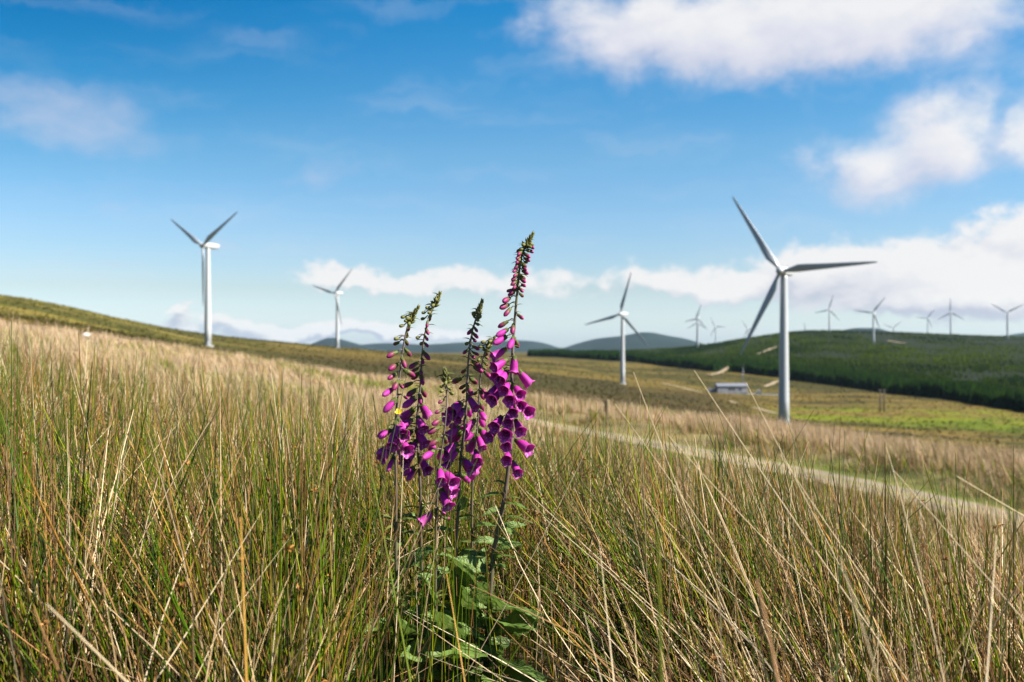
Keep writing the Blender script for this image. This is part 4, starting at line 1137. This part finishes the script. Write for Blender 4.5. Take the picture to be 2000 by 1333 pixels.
# 6 thin spike behind
pE = [(966, 660), (957, 672), (947, 690), (941, 720), (936, 770), (930, 850), (925, 920), (922, 1000), (918, 1340)]
iE = crop(820, 580, 3.506, [(470, 335, 'g'), (485, 305, 'g'), (460, 380, 'p'), (460, 417, 'p'), (455, 457, 'p'), (445, 492, 'p'), (465, 527, 'P'), (435, 632, 'p'), (430, 667, 'P'), (380, 660, 'p'), (420, 745, 'P'), (435, 802, 'c'), (420, 852, 'c'), (425, 932, 'b'), (345, 872, 'b'), (415, 977, 'b'), (365, 1002, 'b'), (375, 1132, 'b'), (345, 942, 'c'), (420, 340, 'g'), (440, 310, 'g'), (410, 430, 'g'), (395, 1075, 'b'), (355, 1200, 'c')])
foxglove(pE, 2.30, iE, 'slender foxglove with a hooked tip close behind the tallest spike', .0036, tip_len=.032, bracts=6, seed=6, lean=-.05,
         leaves=[(920, 1130, 950, 1070, .02, 0, .9), (919, 1200, 975, 1120, -.05, 1, .9), (918, 1290, 985, 1230, -.1, 2, .9)])

# a small yellow flower by the left spike
yf = P(779, 806, 2.06); g = float(ground(yf.x, yf.y))
yo = bpy.data.objects.new('yellow_wildflower', None); COL.objects.link(yo); yo.location = (yf.x, yf.y, g)
yo['label'] = 'tiny yellow wildflower on a thin stalk beside the leftmost foxglove'; yo['category'] = 'wildflower'
hz = yf.z - g
mb = MB(); mb.tube([(.02, .01, 0), (.012, .0, hz * .5), (0, 0, hz)], [.0011, .001, .0008], 5); link('stem', mb.mesh('stem', M['calyx']), yo)
for k in range(4):
    a = k * math.pi / 2 + .4; mb = MB(); c = Vector((0, 0, hz)); pts = []
    for i in range(5):
        t = i / 4; w = .0045 * math.sin(math.pi * (.12 + .8 * t))
        for s in (-1, 0, 1):
            q = Matrix.Rotation(a, 3, 'Z') @ Vector((.0085 * t, s * w, .003 * t + .001 * abs(s))); pts.append(c + Matrix.Rotation(.8, 3, 'X') @ q)
    mb.add(pts, [(i * 3 + j, i * 3 + j + 1, i * 3 + j + 4, i * 3 + j + 3) for i in range(4) for j in range(2)]); link('petal', mb.mesh('petal', M['yellow']), yo)

# ------------------------------------------------------------------ air
def haze():
    m, nt, nn, lk = new_mat('haze'); out = N(nt, 'ShaderNodeOutputMaterial'); v = N(nt, 'ShaderNodeVolumePrincipled')
    v.inputs['Color'].default_value = (.55, .78, 1.0, 1); v.inputs['Density'].default_value = 1.5e-5; v.inputs['Anisotropy'].default_value = .2
    lk.new(v.outputs[0], out.inputs['Volume'])
    mb = MB(); zb = -190.0; mb.box((0, 0, (zb + 150) / 2), (12500, 12500, (150 - zb) / 2))
    link('haze', mb.mesh('haze', m, False), kind='stuff', label='pale blue summer haze over the far hills', category='haze')
haze()

# ------------------------------------------------------------------ sky, sun, camera
SUN_AZ, SUN_EL = math.radians(103), math.radians(44)
W = bpy.data.worlds.new('World'); S.world = W; W.use_nodes = True
nt = W.node_tree; nt.nodes.clear(); lk = nt.links
wo = N(nt, 'ShaderNodeOutputWorld'); bg = N(nt, 'ShaderNodeBackground'); bg.inputs[1].default_value = .05
lk.new(bg.outputs[0], wo.inputs[0])
sky = N(nt, 'ShaderNodeTexSky', sky_type='NISHITA', sun_disc=False, sun_elevation=SUN_EL, sun_rotation=SUN_AZ, altitude=200, air_density=1.0, dust_density=.6, ozone_density=2.0)
tc = N(nt, 'ShaderNodeTexCoord'); sp_ = N(nt, 'ShaderNodeSeparateXYZ'); lk.new(tc.outputs['Generated'], sp_.inputs[0])
def MM(op, a, b=None, c=None, clamp=False):
    n = N(nt, 'ShaderNodeMath', operation=op, use_clamp=clamp)
    for i, v in enumerate((a, b, c)):
        if v is None: continue
        if isinstance(v, bpy.types.NodeSocket): lk.new(v, n.inputs[i])
        else: n.inputs[i].default_value = v
    return n.outputs[0]
az_ = MM('MULTIPLY', MM('ARCTAN2', sp_.outputs[0], sp_.outputs[1]), 180 / math.pi)
el_ = MM('MULTIPLY', MM('ARCSINE', sp_.outputs[2]), 180 / math.pi)
cv = N(nt, 'ShaderNodeCombineXYZ'); lk.new(az_, cv.inputs[0]); lk.new(el_, cv.inputs[1]); AE = cv.outputs[0]
def deg(px, py):
    a = math.atan((px - CX) / F); return math.degrees(a), math.degrees(math.atan((CY - py) / F * math.cos(a)))
def VM(op, a, b=None):
    n = N(nt, 'ShaderNodeVectorMath', operation=op)
    for i, v in enumerate((a, b)):
        if v is None: continue
        if isinstance(v, bpy.types.NodeSocket): lk.new(v, n.inputs[i])
        else: n.inputs[i].default_value = v
    return n
# slowly wandering offset so that cloud edges are ragged
wn = N(nt, 'ShaderNodeTexNoise'); wn.inputs['Scale'].default_value = .22; wn.inputs['Detail'].default_value = 6; wn.inputs['Roughness'].default_value = .6; lk.new(AE, wn.inputs['Vector'])
woff = VM('MULTIPLY', VM('SUBTRACT', wn.outputs['Color'], (.5, .5, .5)).outputs[0], (6.5, 3.6, 0))
AEw = VM('ADD', AE, woff.outputs[0]).outputs[0]
def field(blobs, vec):
    tot = None
    for (px, py, sx, sy, k) in blobs:
        a, e = deg(px, py)
        v = VM('MULTIPLY', VM('SUBTRACT', vec, (a, e, 0)).outputs[0], (F / sx / 57.3, F / sy / 57.3, 0))
        d = VM('DOT_PRODUCT', v.outputs[0], v.outputs[0]).outputs['Value']
        g = MM('MULTIPLY', MM('POWER', 2.718, MM('MULTIPLY', d, -1.0)), k)
        tot = g if tot is None else MM('ADD', tot, g)
    return tot
# centre, half-size in photograph pixels, weight
CUM = [(1840, 530, 190, 62, 1.15), (1600, 530, 120, 45, .9), (1290, 548, 125, 36, .95), (1440, 560, 90, 30, .7), (1010, 552, 130, 28, .78), (840, 553, 100, 22, .68), (630, 535, 80, 26, .85), (720, 552, 90, 20, .7),
       (1830, 590, 170, 30, .9), (1990, 430, 70, 40, .9), (1960, 560, 120, 60, .8)]
UP = [(1480, 25, 270, 75, 1.0), (1260, 55, 150, 75, .75), (1800, 40, 200, 75, .85), (1100, 50, 90, 70, .5), (1600, 100, 200, 50, .6), (1400, 110, 160, 60, .4),
      (1880, 215, 75, 60, .8), (1780, 300, 130, 60, .85), (1690, 375, 65, 50, .55), (2015, 240, 30, 70, .75), (1650, 300, 75, 40, .5), (1880, 300, 90, 50, .5)]
WISP = [(190, 210, 170, 55, .42), (60, 180, 130, 55, .36), (260, 290, 130, 40, .42), (60, 250, 90, 40, .35), (640, 330, 55, 45, .55), (560, 350, 60, 25, .35), (230, 405, 55, 25, .4), (230, 515, 80, 12, .55), (430, 470, 50, 18, .45), (390, 490, 60, 20, .35)]
LOW = [(345, 608, 32, 12, .9), (330, 632, 50, 12, .7), (460, 632, 60, 14, .9), (590, 640, 90, 16, .9), (720, 645, 120, 16, .8), (880, 655, 160, 16, .6), (540, 655, 140, 12, .8)]
def cloud(vec, warp, blobs, nscale, lo, hi, namp, stretch=1.6):
    f = field(blobs, warp)
    sv = VM('MULTIPLY', vec, (1, stretch, 0)).outputs[0]
    n = N(nt, 'ShaderNodeTexNoise'); n.inputs['Scale'].default_value = nscale; n.inputs['Detail'].default_value = 9; n.inputs['Roughness'].default_value = .56; n.inputs['Distortion'].default_value = .25; lk.new(sv, n.inputs['Vector'])
    d = MM('ADD', f, MM('MULTIPLY', MM('SUBTRACT', n.outputs['Fac'], .5), namp))
    mr = N(nt, 'ShaderNodeMapRange', interpolation_type='SMOOTHSTEP'); mr.inputs[1].default_value = lo; mr.inputs[2].default_value = hi; lk.new(d, mr.inputs[0])
    return mr.outputs[0], d
c1, dn1 = cloud(AE, AEw, CUM, .52, .30, .85, 1.5)
AE2 = VM('ADD', AE, (.9, 1.0, 0)).outputs[0]; AEw2 = VM('ADD', AEw, (.9, 1.0, 0)).outputs[0]
_, dn2 = cloud(AE2, AEw2, CUM, .40, .4, .95, 1.1)
c4, up1 = cloud(AE, AEw, UP, .34, .10, 1.25, 1.0)
_, up2 = cloud(AE2, AEw2, UP, .34, .4, .95, 1.0)
sh4 = MM('ADD', .60, MM('MULTIPLY', MM('SUBTRACT', up1, up2), .5), clamp=True)
sh = MM('ADD', .62, MM('MULTIPLY', MM('SUBTRACT', dn1, dn2), .55), clamp=True)
c2, _ = cloud(AE, AEw, WISP, .30, .22, 1.0, .7, 2.0)
c3, lo1 = cloud(AE, AEw, LOW, .6, .30, .70, 1.1, 2.2)
_, lo2 = cloud(VM('ADD', AE, (.3, .45, 0)).outputs[0], VM('ADD', AEw, (.3, .45, 0)).outputs[0], LOW, .6, .3, .7, 1.1, 2.2)
sh3 = MM('ADD', .5, MM('MULTIPLY', MM('SUBTRACT', lo1, lo2), .7), clamp=True)
# tint of the clear sky
el01 = N(nt, 'ShaderNodeMapRange'); el01.inputs[1].default_value = 0; el01.inputs[2].default_value = 40; lk.new(el_, el01.inputs[0])
gr = ramp(nt, el01.outputs[0], [(0, (.56, .67, .98)), (3 / 40, (.50, .51, .58)), (7 / 40, (.50, .55, .60)), (10.7 / 40, (.44, .57, .59)), (14.5 / 40, (.26, .54, .60)), (18.5 / 40, (.09, .50, .60)), (26 / 40, (.10, .36, .48)), (1, (.18, .28, .40))])
grs = VM('SCALE', gr); grs.inputs['Scale'].default_value = 1.78
hs = N(nt, 'ShaderNodeHueSaturation'); hs.inputs['Saturation'].default_value = 1.25; lk.new(sky.outputs[0], hs.inputs['Color'])
skyc = VM('MULTIPLY', hs.outputs[0], grs.outputs[0]).outputs[0]
# lens vignette painted into the sky colour towards the upper left
mw = N(nt, 'ShaderNodeMapRange', interpolation_type='SMOOTHSTEP'); mw.inputs[1].default_value = 2; mw.inputs[2].default_value = -32; lk.new(az_, mw.inputs[0])
mh = N(nt, 'ShaderNodeMapRange', interpolation_type='SMOOTHSTEP'); mh.inputs[1].default_value = 6; mh.inputs[2].default_value = 19; lk.new(el_, mh.inputs[0])
skyc = mixc(nt, MM('MULTIPLY', MM('MULTIPLY', mw.outputs[0], mh.outputs[0]), .9), skyc, VM('MULTIPLY', skyc, (.0, .62, .73)).outputs[0])
cc = ramp(nt, sh, [(.22, (.54, .58, .69)), (.5, (.78, .78, .83)), (.78, (.93, .915, .91))])
ccs = VM('SCALE', cc); ccs.inputs['Scale'].default_value = 7.05
k = mixc(nt, MM('MULTIPLY', c2, .58), skyc, (4.5, 4.7, 5.7))
l3 = VM('SCALE', ramp(nt, sh3, [(.35, (.52, .58, .70)), (.62, (.78, .80, .84)), (.8, (.93, .93, .93))])); l3.inputs['Scale'].default_value = 7.0
k = mixc(nt, MM('MULTIPLY', c3, .92), k, l3.outputs[0])
k = mixc(nt, MM('MULTIPLY', c1, .93), k, ccs.outputs[0])
cc4 = ramp(nt, sh4, [(.22, (.58, .63, .78)), (.55, (.77, .78, .87)), (.85, (.93, .92, .93))]); cs4 = VM('SCALE', cc4); cs4.inputs['Scale'].default_value = 6.95
cn = N(nt, 'ShaderNodeTexNoise'); cn.inputs['Scale'].default_value = .10; cn.inputs['Detail'].default_value = 4; cn.inputs['Roughness'].default_value = .5
lk.new(VM('MULTIPLY', AEw, (1.0, 5.0, 0)).outputs[0], cn.inputs['Vector'])
cm = N(nt, 'ShaderNodeMapRange', interpolation_type='SMOOTHSTEP'); cm.inputs[1].default_value = .45; cm.inputs[2].default_value = .85; cm.inputs[4].default_value = .20; lk.new(cn.outputs['Fac'], cm.inputs[0])
k = mixc(nt, cm.outputs[0], k, (5.2, 5.5, 6.1))
k = mixc(nt, MM('MULTIPLY', c4, .95), k, cs4.outputs[0])
lk.new(k, bg.inputs[0])

sl = bpy.data.lights.new('sun', 'SUN'); sl.energy = 5.0; sl.angle = math.radians(.55); sl.color = (1.0, .95, .87)
so_ = bpy.data.objects.new('sun', sl); COL.objects.link(so_)
sdir = Vector((math.sin(SUN_AZ) * math.cos(SUN_EL), math.cos(SUN_AZ) * math.cos(SUN_EL), math.sin(SUN_EL)))
so_.rotation_euler = (-sdir).to_track_quat('-Z', 'Y').to_euler(); so_.location = (0, 0, 60)

cam = bpy.data.cameras.new('camera'); co = bpy.data.objects.new('camera', cam); COL.objects.link(co)
cam.lens = 35; cam.sensor_width = 36; cam.clip_start = .05; cam.clip_end = 20000
co.location = (0, 0, 0); co.rotation_euler = (math.pi / 2, 0, 0)
cam.dof.use_dof = True; cam.dof.focus_distance = 2.15; cam.dof.aperture_fstop = 4.8; cam.dof.aperture_blades = 7
S.camera = co
S.view_settings.view_transform = 'Standard'; S.view_settings.look = 'None'; S.view_settings.exposure = 1.5; S.view_settings.gamma = 1.0
S.render.engine = 'CYCLES'
S.cycles.use_denoising = True; S.cycles.max_bounces = 4; S.cycles.diffuse_bounces = 1; S.cycles.glossy_bounces = 2; S.cycles.transmission_bounces = 3; S.cycles.volume_bounces = 1; S.cycles.transparent_max_bounces = 6
S.cycles.sample_clamp_indirect = 6.0
